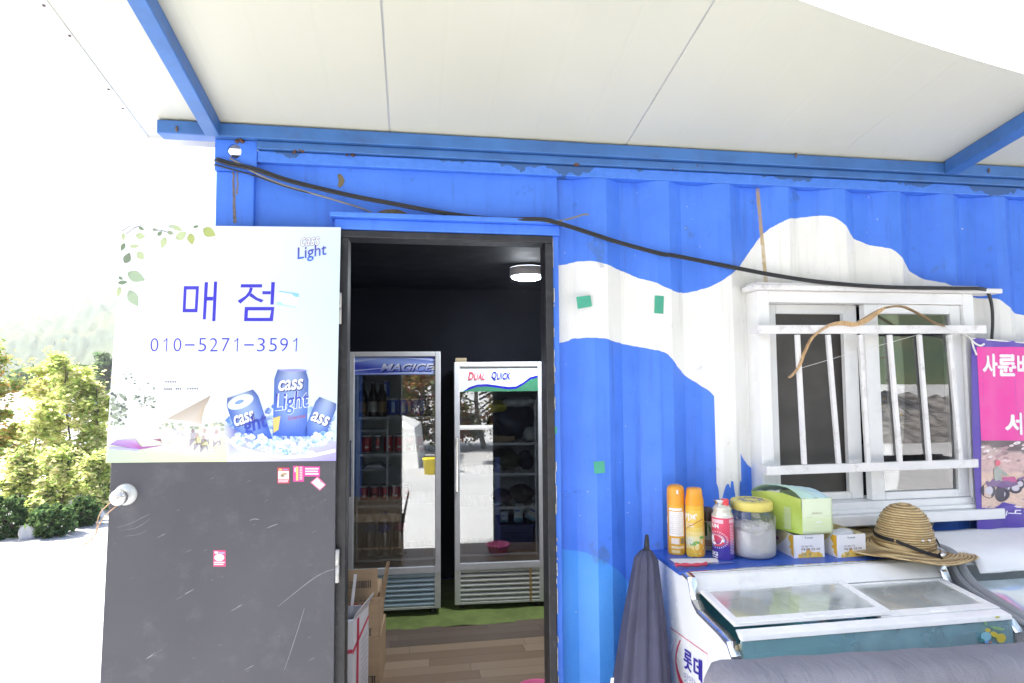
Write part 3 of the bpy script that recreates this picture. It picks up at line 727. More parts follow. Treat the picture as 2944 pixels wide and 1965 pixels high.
poly(b, z5, [(1195, 850), (1225, 1200), (2240, 1190), (2240, 1010), (2100, 1000), (1500, 1010), (1300, 900)], [(.55, .56, .80), (.72, .72, .88), (.35, .30, .70), (.5, .5, .82), (.55, .62, .86), (.42, .46, .78), (.12, .14, .45)], l3)
poly(b, z5, [(1215, 960), (1330, 1050), (1520, 1110), (1760, 1140), (2000, 1130), (2235, 1075), (2235, 1110), (2000, 1160), (1760, 1172), (1500, 1140), (1320, 1085), (1215, 1000)], (.86, .86, .90), l5+.0006)
ice = [(.84, .90, .95), (.62, .80, .94), (.30, .55, .90), (.10, .28, .75), (.80, .88, .94), (.86, .90, .93), (.70, .84, .95), (.86, .92, .95)]
for k in range(150):
    s = rg.random(); u = 1270+s*940; v = 1010+90*math.sin(s*math.pi)-rg.uniform(-45, 110)*math.sin(s*math.pi)**.3+ (20 if .3 < s < .8 else -30); r_ = rg.uniform(18, 55)
    a0 = rg.uniform(0, 6.28); nn_ = rg.randint(4, 6); pts = [(u+r_*rg.uniform(.6, 1.1)*math.cos(a0+6.28*i/nn_), v+.8*r_*rg.uniform(.6, 1.1)*math.sin(a0+6.28*i/nn_)) for i in range(nn_)]
    if max(q[1] for q in pts) > 1150: continue
    poly(b, z5, pts, [rg.choice(ice) for _ in pts], l5+rg.uniform(.0001, .0005))
b.build('ice_tub_print', M_print, sign)
# camping picture
b = B(); rg = random.Random(77)
def blot(u0, v0, u1, v1, n, cs, smin, smax, lf=l1):
    for k in range(n):
        u, v = rg.uniform(u0, u1), rg.uniform(v0, v1); r_ = rg.uniform(smin, smax); a0 = rg.uniform(0, 6.28)
        c = rg.choice(cs); poly(b, z5, [(u+r_*rg.uniform(.5, 1.2)*math.cos(a0+1.05*i), v+r_*rg.uniform(.4, .9)*math.sin(a0+1.05*i)) for i in range(6)], c, lf+rg.uniform(0, .0004))
GR = [(.18, .22, .16), (.28, .33, .23), (.12, .15, .12), (.42, .46, .37), (.33, .38, .27)]
poly(b, z5, [(90, 1205), (112, 1065), (600, 1040), (1215, 960), (1225, 1200)], [(.50, .66, .45), (.52, .66, .50), (.80, .85, .70), (.80, .85, .55), (.75, .82, .45)], l1)
blot(135, 560, 280, 860, 70, GR, 10, 30); blot(250, 360, 330, 440, 14, GR, 6, 18); blot(330, 430, 540, 640, 40, GR+[(.8, .8, .78)]*3, 6, 20); blot(390, 600, 560, 690, 16, GR, 8, 20); blot(140, 380, 220, 520, 16, [(.80, .66, .50), (.85, .8, .75)], 6, 20)
blot(580, 840, 1180, 900, 34, GR[3:]+[(.72, .78, .5)], 10, 30); blot(630, 890, 1200, 960, 30, [(.78, .74, .78), (.84, .83, .80), (.6, .55, .6)], 8, 24)
poly(b, z5, [(655, 800), (1070, 578), (1010, 690), (985, 780), (980, 850), (880, 822)], [(.52, .45, .36), (.36, .29, .22), (.50, .40, .27), (.55, .46, .34), (.62, .54, .48), (.62, .56, .50)], l3)
poly(b, z5, [(120, 1045), (210, 870), (300, 840), (250, 880), (180, 990), (340, 985), (345, 1060)], (.86, .86, .88), l3)
poly(b, z5, [(122, 1040), (190, 995), (360, 985), (420, 1060), (610, 1045), (600, 1010), (520, 990), (600, 985), (612, 1050), (400, 1085)], [(.30, .18, .45), (.45, .32, .62), (.55, .45, .75), (.42, .10, .35), (.40, .15, .35), (.3, .1, .2), (.35, .15, .25), (.3, .1, .2), (.5, .3, .5), (.38, .12, .42)], l4)
poly(b, z5, [(118, 1058), (400, 1080), (380, 1100), (118, 1078)], (.45, .42, .80), l4)
for (u, v) in ((900, 960), (1010, 960), (1000, 1020), (1120, 970), (940, 1000)):
    poly(b, z5, ell(u, v-50, 16, 24, 8), rg.choice([(.30, .24, .26), (.55, .42, .40)]), l3); poly(b, z5, [(u-26, v-30), (u+24, v-34), (u+34, v+30), (u-18, v+40)], rg.choice([(.45, .42, .46), (.75, .72, .74), (.62, .58, .35)]), l3)
    poly(b, z5, [(u-30, v+30), (u+36, v+22), (u+46, v+80), (u+36, v+80), (u+20, v+40), (u-24, v+92), (u-34, v+90)], (.40, .36, .42), l3)
blot(440, 960, 1200, 1110, 60, [(.80, .80, .72), (.86, .86, .82), (.62, .55, .60), (.85, .84, .80)], 6, 20, l3)
for (u0, u1, v) in ((640, 735, 452), (630, 700, 520), (738, 800, 518), (845, 935, 516)):
    k = u0
    while k < u1: poly(b, z5, [(k, v-8), (k+10, v-10), (k+16, v+6), (k+5, v+9)], (.12, .12, .16), l2); k += rg.uniform(16, 24)
b.build('camping_print', M_print, sign)
# stickers, knob, wire loop
z7 = zoomed(dp, 700, 1280, .23603)
def sticker(q, c, marks):
    bb = B(); bb.prism([z7(u, v, .0012) for u, v in q], -nn*.0011, c)
    for pts, cc_ in marks: poly(bb, z7, pts, cc_, .0018)
    return bb.build('sticker', M_print, door)
RED, PK = (.60, .05, .10), (.72, .06, .32)
def qd(x0, y0, x1, y1): return [(x0, y0), (x1, y0), (x1, y1), (x0, y1)]
def txt_rows(x0, y0, x1, y1, n): return [(qd(x0, y0+(y1-y0)*k/n, x1-(k % 2)*8, y0+(y1-y0)*(k+.55)/n), (.86, .80, .84)) for k in range(n)]
sticker(qd(415, 275, 560, 467), RED, [(qd(424, 315, 553, 418), (.84, .80, .78)), (ell(490, 365, 42, 26, 12, rot=-.4), (.70, .42, .12)), (qd(430, 288, 470, 308), (.80, .55, .15)), (qd(480, 290, 545, 304), (.35, .25, .55))]+txt_rows(425, 430, 548, 458, 2))
sticker(qd(605, 255, 738, 446), PK, [(qd(640, 265, 668, 432), (.80, .62, .20)), (qd(622, 275, 636, 330), (.85, .75, .8))]+[(qd(684, 268+k*20, 718, 280+k*20), (.82, .66, .60)) for k in range(8)])
sticker(qd(742, 261, 932, 383), PK, txt_rows(752, 280, 915, 375, 3))
sticker([(905, 380), (1008, 484), (930, 558), (812, 455)], (.70, .12, .30), [([(900, 398), (990, 484), (930, 542), (832, 456)], (.82, .80, .83)), ([(925, 425), (965, 462), (945, 455), (918, 440)], (.25, .18, .42)), (ell(880, 480, 26, 10, 8, rot=.7), (.75, .5, .55))])
z7b = zoomed(dp, 280, 1280, .4369); z7 = z7b
sticker(qd(763, 692, 845, 800), (.62, .06, .18), [(ell(803, 740, 33, 24, 14), (.86, .82, .86)), (qd(772, 700, 795, 714), (.85, .8, .85)), (qd(800, 704, 838, 716), (.4, .35, .55))]+txt_rows(768, 768, 838, 794, 2))
kc = zz(185, 326, 0); kn = nn
Mk = Matrix((tuple((*(du.cross(nn)*0+du), 0)), (0, 0, 0, 0), (0, 0, 0, 0), (0, 0, 0, 1)))
e1 = du; e3 = nn; e2 = e3.cross(e1); Mk = Matrix(((e1.x, e2.x, e3.x), (e1.y, e2.y, e3.y), (e1.z, e2.z, e3.z)))
M_steel = mat('brushed_nickel', (.72, .70, .68), .28, .85, var=.08, scale=20)
M_rose = mat('worn_painted_disc', (.66, .68, .66), .4, .3, var=.06)
B().lathe([(0.0, .012), (.022, .014), (.030, .010), (.0365, .004), (.038, .0005)], 28, kc, Mk).build('door_rosette', M_rose, door)
B().lathe([(.011, .008), (.011, .032), (.016, .036), (.024, .042), (.0275, .052), (.0275, .062), (.024, .070), (.012, .073), (0, .0735)], 28, kc, Mk).build('door_knob', M_steel, door)
b = B(); q = kc+nn*.073; b.bar(q-V((.008, 0, .004)), q+V((.008, 0, .004)), .0022, .002); b.build('key_slot', M_black, door)
M_wire = mat('copper_wire', (.50, .32, .18), .5, .3)
k0 = kc+nn*.036
b = B(); b.tube(spline([k0+V((-.006, -.004, -.026)), k0+V((-.045, 0, -.06)), k0+V((-.075, .004, -.105)), k0+V((-.082, .01, -.13))], 6), .0016, 6)
b.tube(spline([k0+V((-.024, 0, -.012)), k0+V((-.066, .01, -.05)), k0+V((-.082, .02, -.09)), k0+V((-.080, .015, -.12)), k0+V((-.092, 0, -.145)), k0+V((-.11, -.01, -.158)), k0+V((-.09, -.005, -.14)), k0+V((-.078, 0, -.132))], 6), .0016, 6)
b.build('wire_loop', M_wire, door)
for o_ in (cont, can, door): o_['kind'] = 'thing'

# ------------------------------------------------------------------ cables
M_cab = mat('black_cable', (.018, .018, .020), .45, var=.2, scale=30)
M_gcab = mat('grey_cable', (.22, .21, .20), .5)
def cable(name, pts, r, m, label, off=None, mult=((0, 0),)):
    b = B()
    for dx, dz in mult:
        b.tube(spline([P(x, y, Y)+V((dx, abs(dx)*.3, dz)) for x, y, Y in pts], 8), r, 8)
    return b.build(name, m, label=label, cat='cable', group='cables strung along the container')
c1 = cable('cable', [(623,466,.05),(621,462,-.012),(660,474,-.018),(732,490,-.02),(834,524,-.02),(1000,564,-.02),(1113,586,-.02),(1283,617,-.024),(1402,631,-.03),(1487,633,-.045),(1560,634,-.055),(1600,644,-.056),(1619,649,-.05),(1700,675,-.03),(1777,700,-.02),(1900,733,-.02),(1943,739,-.02),(2128,776,-.02),(2242,797,-.04),(2370,815,-.075),(2540,828,-.088),(2748,832,-.088),(2817,833,-.085),(2838,842,-.06),(2850,880,-.03),(2853,930,-.02),(2850,980,-.02)], .0052, M_cab, 'thick black double cable sagging over the door and along to the window', mult=((0, 0), (.006, .0075)))
cable('cable', [(655,455,.03),(668,459,-.012),(732,497,-.018),(800,527,-.018),(870,549,-.018),(960,575,-.018),(1040,600,.010),(1085,622,.012)], .0038, M_gcab, 'thin grey cable from the corner hole down to the door lintel')
cable('cable', [(1572,640,-.053),(1610,636,-.05),(1650,626,-.03),(1676,618,-.03),(1692,617,-.03)], .0042, M_gcab, 'short grey cable end sticking out past the lintel')
cable('cable', [(620,478,.05),(618,474,-.012),(650,483,-.016),(732,506,-.019),(830,540,-.019),(930,565,-.019)], .003, M_cab, 'thin black cable looped round the container corner')

# ------------------------------------------------------------------ bow on the window grille
bow = root('archery_bow', P(2470, 930, -.13), 'wooden recurve bow hooked over the white window bars', 'bow')
M_bow = mat('varnished_wood', (.50, .32, .16), .35, var=.25, scale=14, stretch=(6, 1, 1))
M_bowd = mat('dark_limb_wood', (.24, .15, .07), .35, var=.2, scale=20)
by = -.125
def bp(pts): return spline([P(x, y, by) for x, y in pts], 7)
def limb(pts, w0, w1, m, nm, th=.012):
    b = B(); s = bp(pts); n = len(s)
    for i in range(n-1):
        q = []
        for k in (i, i+1):
            d = (s[min(k+1, n-1)]-s[max(k-1, 0)]).normalized(); nrm = d.cross(V((0, 1, 0))); t = k/(n-1); wd = .75*(w0+(w1-w0)*t if not callable(w0) else w0(t))
            q.append((s[k]-nrm*wd/2, s[k]+nrm*wd/2))
        (a, b_), (c, d_) = q; Y = V((0, th, 0))
        b.face([a, c, d_, b_]); b.face([a+Y, b_+Y, d_+Y, c+Y]); b.face([a, a+Y, c+Y, c]); b.face([b_, d_, d_+Y, b_+Y])
        if i == 0: b.face([a, b_, b_+Y, a+Y])
        if i == n-2: b.face([c, c+Y, d_+Y, d_])
    return b.build(nm, m, bow)
limb([(2386,936),(2420,929),(2460,933),(2490,922),(2520,902),(2545,886)], lambda t: .010+.020*math.sin(math.pi*min(1, t*1.02))**.8-.008*math.exp(-((t-.45)/.12)**2), 0, M_bow, 'riser', .022)
limb([(2545,886),(2575,881),(2605,884),(2645,903),(2690,929),(2724,938)], .012, .007, M_bowd, 'limb')
limb([(2386,936),(2360,952),(2335,975),(2315,1015),(2302,1050),(2284,1075),(2271,1086)], .010, .009, M_bow, 'limb')
B().tube([P(2306, 1058, by), P(2440, 1018, by), P(2560, 985, by), P(2720, 940, by)], .0009, 5).build('bowstring', mat('pale_string', (.75, .75, .72), .6), bow)
B().tube(spline([P(2718, 937, by-.01), P(2740, 955, by-.012), P(2760, 958, -.10), P(2782, 968, -.08), P(2800, 985, -.07)], 6), .0035, 7).build('tie_string', mat('pale_string', (.75, .75, .72), .6), bow)

# ------------------------------------------------------------------ banner
ban = root('advertising_banner', P(2880, 1500, -.07), 'pink and purple vinyl banner with white lettering hung beside the window', 'banner')
BY = -.075
bfn = plane_fn((0, BY, 0), (0, 1, 0))
def bw(px, py, l=0.0):                 # gentle folds of the hanging sheet
    p = bfn(px, py, l); p.y += .006*math.sin(p.x*38)+.004*math.sin(p.z*7+p.x*15); return p
BT = lambda x: 972+ (x-2792)*.075
b = B(); nx, ny = 22, 30
x1b = 3090
PURP, PINK = (.115, .07, .40), (.80, .055, .36)
def edge_x(y): return 2790+(y-972)*.036-14*math.exp(-((y-985)/25)**2)*0
for i in range(nx):
    for j in range(ny):
        def pt(i, j): t = j/ny; y = 972+(1530-972)*t; x = edge_x(y)+(x1b-edge_x(y))*i/nx; return (x, y+(x-2792)*.07*(1-t))
        b.face([bw(*pt(i, j)), bw(*pt(i+1, j)), bw(*pt(i+1, j+1)), bw(*pt(i, j+1))], PURP, True)
b.face([bw(2786, 972), bw(2795, 971), bw(2800, 985)], PURP)
sheet = b.build('banner_sheet', M_print, ban)
zb = zoomed(lambda x, y, l=0.0: bw(x, y, l), 2640, 940, .38287)
def grid_poly(b, fn, fx0, fx1, v0, v1, cf, l, nu=14, nv=10):
    for i in range(nu):
        for j in range(nv):
            q = [(lerp(fx0(lerp(v0, v1, (j+b_)/nv)), fx1(0), (i+a)/nu), lerp(v0, v1, (j+b_)/nv)) for a, b_ in ((0, 0), (1, 0), (1, 1), (0, 1))]
            b.face([fn(u, v, l) for u, v in q], [cf(u, v) for u, v in q], True)
b = B(); grid_poly(b, zb, lambda v: 425+(v-150)*.065, lambda v: 1150, 152, 855, lambda u, v: PINK, .0012); b.build('pink_field', M_print, sheet)
b = B()
fat_text(b, '사륜바', zb, (470, 208, 860, 370), (.86, .82, .86), .0024, 6); fat_text(b, '이크', zb, (880, 212, 1120, 374), (.86, .82, .86), .0024, 6)
fat_text(b, '서비', zb, (655, 650, 890, 806), (.86, .82, .86), .0024, 6); fat_text(b, '스', zb, (905, 660, 1040, 800), (.86, .82, .86), .0024, 6)
b.build('banner_lettering', M_print, sheet)
b = B(); rg = random.Random(3)
def photo_c(u, v):
    t = (v-855)/500; s = (u-470)/400
    if t < .22: c = (.16, .12, .13) if t < .06+.16*s else (.55, .40, .38)
    elif t < .5: c = (.62, .42, .40)
    else: c = (.72, .52, .42)
    k = rg.uniform(.85, 1.12); return tuple(min(1, x*k) for x in c)
grid_poly(b, zb, lambda v: 472, lambda v: 1150, 855, 1360, photo_c, .0012, 24, 22)
for k in range(60):
    u, v = rg.uniform(480, 1100), rg.uniform(870, 1010); r_ = rg.uniform(6, 20); poly(b, zb, ell(u, v, r_*1.5, r_*.7, 6, rot=-.3), rg.choice([(.45, .28, .30), (.75, .58, .56), (.82, .72, .72), (.30, .22, .22)]), .0018)
poly(b, zb, [(470, 1360), (530, 1345), (600, 1350), (650, 1320), (720, 1335), (780, 1290), (900, 1300), (1150, 1280), (1150, 1380), (470, 1380)], PURP, .0022)
def quad_bike(u, v, s):
    K = (.06, .05, .08); A = lambda q: [(u+a*s, v+c*s) for a, c in q]
    for cx, cy, rr in ((-80, 30, 62), (35, 62, 62), (130, 10, 45), (75, 8, 40)):
        poly(b, zb, ell(u+cx*s, v+cy*s, rr*s, rr*s, 18), K, .0020); poly(b, zb, ell(u+cx*s, v+cy*s, rr*s*.55, rr*s*.55, 14), (.62, .58, .64), .0026)
    poly(b, zb, A([(-110, -40), (-20, -65), (40, -40), (110, -55), (150, -20), (110, 0), (40, 20), (-20, 0), (-90, 0)]), (.22, .13, .28), .0030); poly(b, zb, A([(40, -70), (120, -80), (140, -40), (60, -30)]), (.55, .12, .30), .0034)
    poly(b, zb, A([(-30, -60), (-40, -130), (0, -165), (40, -130), (80, -95), (60, -80), (30, -100), (40, -50), (20, -20), (-10, -30)]), (.38, .40, .36), .0036); poly(b, zb, ell(u+2*s, v-185*s, 24*s, 24*s, 14), (.75, .12, .20), .0038)
quad_bike(600, 1200, .95); quad_bike(800, 1160, .62)
b.build('photo_print', M_print, sheet)
b = B(); put_text(b, '경', zb, (575, 1378, 628, 1422), (.80, .78, .86), .0034, .0, 8); put_text(b, '기', zb, (612, 1352, 680, 1420), (.84, .82, .9), .0034, .01, 12); put_text(b, '도', zb, (688, 1345, 770, 1405), (.84, .82, .9), .0034, .01, 12); put_text(b, '가', zb, (782, 1325, 860, 1400), (.84, .82, .9), .0034, .01, 12)
b.build('banner_lettering', M_print, sheet)
B().tube([bw(2786, 973, .003), bw(2950, 986, .003), bw(3090, 994, .003)], .004, 6).build('top_rope', mat('white_rope', (.78, .77, .75), .7), ban)
b = B(); b.tube(spline([bw(2778, 965, .01), bw(2790, 985, .014), bw(2806, 995, .012), bw(2818, 990, .01)], 5), .0045, 6); b.tube(spline([bw(2785, 975, .012), bw(2792, 1000, .01), bw(2800, 1022, .008)], 5), .004, 6); b.build('knot', mat('white_rope', (.78, .77, .75), .7), ban)

# ------------------------------------------------------------------ display freezer under the window
M_enam = mat('white_enamel', (.85, .87, .88), .25, var=.02, dirt=(.65, .65, .6), dscale=4, damt=.10)
M_fr = mat('white_aluminium', (.86, .85, .83), .35, var=.05, dirt=(.45, .42, .36), dscale=10, damt=.25)
M_chr = mat('chrome_trim', (.80, .80, .80), .18, .9, var=.06, scale=30, dirt=(.3, .25, .2), dscale=25, damt=.3)
M_bluetop = mat('blue_counter', (.035, .11, .48), .35, var=.12, scale=8, dirt=(.3, .3, .32), dscale=12, damt=.12)
fx, fX = 1.706, 2.738
frz = root('display_freezer', (2.2, -.36, 0), 'white glass lidded ice cream freezer with a blue top beneath the window', 'freezer')
side = [(-.04, .08), (-.04, .978), (-.31, .978), (-.352, .99), (-.372, .985), (-.402, .918), (-.44, .897), (-.58, .886), (-.64, .876), (-.668, .845), (-.672, .08)]
B().prism([(fx, y, z) for y, z in side], (.016, 0, 0)).build('side_panel', M_enam, frz, bev=.003)
B().prism([(fX-.016, y, z) for y, z in side], (.016, 0, 0)).build('side_panel', M_enam, frz, bev=.003)
b = B(); b.box((fx+.016, -.055, .08), (fX-.016, -.04, .975)); b.box((fx+.016, -.672, .08), (fX-.016, -.64, .60)); b.box((fx+.016, -.64, .08), (fX-.016, -.055, .10)); b.build('cabinet_body', M_enam, frz)
B().box((fx-.004, -.315, .9785), (fX+.004, -.036, .9945)).build('blue_top', M_bluetop, frz, bev=.003)
B().box((fx+.03, -.331, .982), (fX+.004, -.3155, .9935)).build('chrome_strip', M_chr, frz, bev=.002)
b = B(); b.prism([(fx+.012, -.333, .990), (fx+.012, -.331, .976), (fx+.012, -.385, .932), (fx+.012, -.392, .940), (fx+.012, -.350, .986)], (fX-fx-.024, 0, 0)); b.build('fascia', M_fr, frz, bev=.002)
cor = [(-.335, .992), (-.375, .988), (-.406, .922), (-.443, .900), (-.58, .889), (-.642, .879), (-.673, .846), (-.677, .60)]
for x0, x1, m, nm in ((fx-.002, fx+.030, M_chr, 'corner_trim'), (fX-.030, fX+.002, M_chr, 'corner_trim')):
    b = B()
    for (ya, za), (yb, zb_) in zip(cor, cor[1:]):
        b.face([(x0, ya, za+.003), (x1, ya, za+.003), (x1, yb-.001, zb_+.003), (x0, yb-.001, zb_+.003)], None, True)
        b.face([(x0, ya, za-.008), (x0, yb, zb_-.008), (x1, yb, zb_-.008), (x1, ya, za-.008)]); b.face([(x0, ya, za+.003), (x0, yb-.001, zb_+.003), (x0, yb, zb_-.008), (x0, ya, za-.008)]); b.face([(x1, ya, za+.003), (x1, ya, za-.008), (x1, yb, zb_-.008), (x1, yb-.001, zb_+.003)])
    b.build(nm, m, frz)
# sliding lids
y0l, y1l = -.398, -.628
def zl(y): return .938+(y-y0l)*(.026/(.230))*1
M_lid = glass_mat('lid_glass', (.94, .97, .96), .03, .45, .10, .25, .24, (.80, .82, .79))
M_fg = glass_mat('front_glass', (.88, .97, .98), .05, .7, 0, .25, .26, (.48, .82, .88))
xm = 2.275
for (xa, xb, dz) in ((fx+.034, xm+.02, .004), (xm-.02, fX-.034, -.010)):
    b = B(); wd = .026
    def slab(bb, x0, x1, ya, yb, t0, t1): bb.mesh([(x, y, zl(y)+dz+t) for t in (t0, t1) for x, y in ((x0, ya), (x1, ya), (x1, yb), (x0, yb))], ((0,1,2,3),(4,7,6,5),(0,4,5,1),(1,5,6,2),(2,6,7,3),(3,7,4,0)))
    slab(b, xa, xb, y1l, y1l+.035, 0, .012); slab(b, xa, xb, y0l-.012, y0l, 0, .012); slab(b, xa, xa+wd, y1l+.035, y0l-.012, 0, .012); slab(b, xb-wd, xb, y1l+.035, y0l-.012, 0, .012)
    lid = b.build('lid_frame', M_fr, frz, bev=.002)
    b = B(); slab(b, xa+wd-.002, xb-wd+.002, y1l+.033, y0l-.010, .004, .008); b.build('lid_glass', M_lid, lid)
    b = B(); xc = (xa+xb)/2; slab(b, xc-.035, xc+.035, y1l+.010, y1l+.018, .012, .018); b.build('lid_grip', M_fr, lid)
B().prism([(fx+.034, -.630, .911), (fx+.034, -.668, .905), (fx+.034, -.674, .890), (fx+.034, -.655, .889)], (fX-fx-.068, 0, 0)).build('front_rail', M_fr, frz, bev=.003)
B().prism([(fx+.034, -.662, .889), (fx+.034, -.668, .889), (fx+.034, -.674, .59), (fx+.034, -.668, .59)], (fX-fx-.068, 0, 0)).build('front_glass', M_fg, frz)
b = B(); b.box((fx+.034, -.66, .60), (fx+.044, -.65, .875)); b.box((fX-.044, -.66, .60), (fX-.034, -.65, .875)); b.build('gasket', mat('yellowed_gasket', (.62, .52, .30), .6), frz)
b = B(); b.box((fx+.03, -.06, .50), (fX-.03, -.056, .92)); b.box((fx+.0165, -.60, .48), (fX-.0165, -.06, .50)); b.build('inner_liner', mat('frosted_liner', (.84, .88, .88), .5, var=.15, scale=5), frz)
# side logo
sfn = plane_fn((fx, 0, 0), (1, 0, 0)); z9 = zoomed(sfn, 1560, 1650, .21286)
b = B(); NAVY, CR = (.03, .02, .32), (.72, .04, .12)
poly(b, z9, [(1722, 722), (2232, 1082), (2230, 1092), (1722, 733)], CR, .0012); poly(b, z9, [(1712, 730), (1720, 735), (1735, 1480), (1722, 1480)], (.75, .60, .68), .0012); poly(b, z9, [(2226, 1090), (2234, 1095), (2240, 1250), (2232, 1250)], (.75, .60, .68), .0012)
arc = [(1858, 893), (1820, 985), (1798, 1085), (1795, 1190), (1808, 1290), (1832, 1400), (1862, 1500)]; arc2 = [(1870, 902), (1840, 990), (1815, 1085), (1812, 1190), (1832, 1290), (1868, 1400), (1920, 1500)]
for k in range(6): poly(b, z9, [arc[k], arc2[k], arc2[k+1], arc[k+1]], CR, .0012)
for k in range(5): poly(b, z9, [(arc[k][0]-52, arc[k][1]-20), (arc[k][0]-40, arc[k][1]-20), (arc[k+1][0]-42, arc[k+1][1]-20), (arc[k+1][0]-54, arc[k+1][1]-20)], (.80, .62, .74), .0012)
def slant(u, v, l=0.0): return z9(u, v+(u-1910)*.70, l)
fat_text(b, '롯', slant, (1915, 1005, 2018, 1265), NAVY, .0016, 6); fat_text(b, '데', slant, (2048, 1005, 2155, 1300), NAVY, .0016, 6)
put_text(b, '맛있는', slant, (1912, 1320, 2100, 1450), (.25, .25, .50), .0016, 0); b.build('side_logo', M_print, frz)
# right end badge on the corner trim
b = B(); b.prism([(fX-.022, -.345, .9955), (fX-.006, -.345, .9955), (fX-.006, -.392, .9585), (fX-.022, -.392, .9585)], (0, -.001, .002), (.45, .30, .14)); b.prism([(fX-.019, -.362, .984), (fX-.009, -.362, .984), (fX-.009, -.376, .9735), (fX-.019, -.376, .9735)], (0, -.002, .004), (.55, .12, .08)); b.build('price_badge', M_print, frz)
B().lathe([(0, .006), (.008, .004), (.009, 0)], 12, (fX-.05, -.36, .983)).build('lock_knob', M_chr, frz)
# goods in the freezer
M_tub = mat('teal_tub', (.05, .28, .38), .4, var=.15)
def tray(x0, x1, z1, c, label, nm='freezer_tub'):
    b = B(); y0, y1 = -.635, -.12; z0 = .5005; t = .006
    b.box((x0, y0, z0), (x1, y1, z0+t)); b.box((x0, y0, z0+t), (x0+t, y1, z1)); b.box((x1-t, y0, z0+t), (x1, y1, z1)); b.box((x0+t, y0, z0+t), (x1-t, y0+t, z1)); b.box((x0+t, y1-t, z0+t), (x1-t, y1, z1))
    b.build(nm, mat('tub_'+nm+str(round(x0*100)), c, .4, var=.12), label=label, cat='tub', group='tubs inside the freezer')
tray(1.76, 2.10, .835, (.26, .68, .74), 'teal plastic tub at the umbrella end inside the freezer'); tray(2.115, 2.27, .855, (.34, .60, .82), 'narrow blue tub in the middle of the freezer'); tray(2.285, 2.62, .862, (.20, .62, .78), 'wide teal blue tub towards the hat end inside the freezer')
rg = random.Random(6)
def pack(cx, cy, cz, sx, sy, sz, c, label, nm='ice_cream_pack', rz_=0):
    b = B(); n = 6
    Mx = Matrix.Rotation(rz_, 3, 'Z')
    for a, d in ((1, 0),):
        prof_ = [(0, -sz/2), (.8, -sz*.42), (1, -.1*sz), (1, .15*sz), (.78, sz*.42), (0, sz/2)]
        b.lathe(prof_, 14, (cx, cy, cz), Mx @ Matrix.Diagonal(V((sx/2, sy/2, 1))), c=c, wob=lambda r, z, t: (r*(1+.10*math.sin(5*t+z*40)), z))
    return b.build(nm, M_print, label=label, cat='ice cream', group='wrapped ices in the freezer')
for a in ((1.88, -.45, .57, .20, .2, .13, (.16, .34, .42), 'pale blue wrapped ice at the umbrella end of the freezer'), (1.82, -.55, .60, .10, .14, .18, (.50, .62, .72), 'small silvery wrapped ice beside the freezer corner trim'), (2.05, -.56, .57, .10, .12, .14, (.75, .20, .30), 'pink wrapped ice low in the freezer'),
          (2.19, -.55, .585, .13, .15, .16, (.62, .62, .10), 'yellow green wrapped ice low in the freezer'), (2.21, -.40, .66, .12, .2, .32, (.45, .52, .56), 'crinkled grey bag of ice in the narrow tub'), (2.40, -.54, .66, .10, .14, .30, (.62, .56, .40), 'tan paper wrapped ice in the wide tub'), (2.50, -.52, .62, .14, .2, .22, (.38, .55, .70), 'sky blue wrapped ice in the wide tub')): pack(*a)
b = B(); put_plane = plane_fn((0, -.6755, 0), (0, 1, 0)); zs = zoomed(put_plane, 2600, 1420, .34747)
for q, c in ((ell(675, 1180, 45, 38, 12), (.30, .62, .72)), (ell(800, 1195, 40, 40, 10), (.75, .60, .08)), (ell(745, 1165, 40, 22, 8, rot=.5), (.75, .60, .08)), (ell(690, 1130, 24, 18, 8), (.75, .6, .1)), ([(700, 1095), (760, 1100), (835, 1118), (800, 1132), (745, 1125)], (.30, .50, .22)), ([(655, 1060), (675, 1060), (690, 1090), (665, 1085)], (.25, .45, .2)), (ell(770, 1020, 22, 8, 8), (.7, .62, .1)), (ell(680, 1225, 20, 14, 8), (.2, .4, .75)), (ell(640, 1215, 24, 16, 8), (.06, .25, .25)), (ell(710, 1230, 18, 8, 8), (.5, .2, .1)), (ell(735, 1240, 18, 8, 8), (.15, .45, .6))): poly(b, zs, q, c, .0005+random.uniform(0, .0004))
b.build('front_sticker', M_print, frz)

# ------------------------------------------------------------------ second freezer at the edge of the picture
fr2 = root('display_freezer', (3.35, -.36, 0), 'grey rimmed freezer beside the hat, half covered by white cloth', 'freezer')
M_grey = mat('grey_moulding', (.30, .31, .33), .4, var=.06)
gx = 2.775
side2 = [(-.05, .08), (-.05, 1.00), (-.28, 1.0), (-.345, .985), (-.385, .93), (-.45, .893), (-.58, .862), (-.70, .83), (-.715, .78), (-.715, .08)]
B().prism([(gx, y, z) for y, z in side2], (.022, 0, 0)).build('side_panel', M_grey, fr2, bev=.004)
for dx, rr in ((.045, .020), (.012, .012)):
    B().tube(spline([(gx+dx, y, z+.006) for y, z in side2[1:9]], 5), rr, 10).build('rim', M_grey, fr2)
B().box((gx+.022, -.715, .08), (gx+1.2, -.69, .80)).build('front_panel', M_enam, fr2, bev=.004)
b = B(); b.box((gx+.022, -.69, .08), (gx+1.2, -.05, .12)); b.box((gx+1.18, -.69, .12), (gx+1.2, -.05, .84)); b.box((gx+.022, -.09, .12), (gx+1.18, -.05, .98)); b.build('cabinet_body', M_enam, fr2)
b = B()
for (ya, za), (yb, zb_) in (((-.39, .925), (-.45, .893)), ((-.45, .893), (-.58, .862)), ((-.58, .862), (-.69, .833))): b.face([(gx+.06, ya, za-.012), (gx+1.18, ya, za-.012), (gx+1.18, yb, zb_-.012), (gx+.06, yb, zb_-.012)], None, True)
b.build('curved_lid', glass_mat('lid2_glass', (.80, .90, .92), .06, .8, .05, .3, .45, (.66, .76, .78)), fr2)
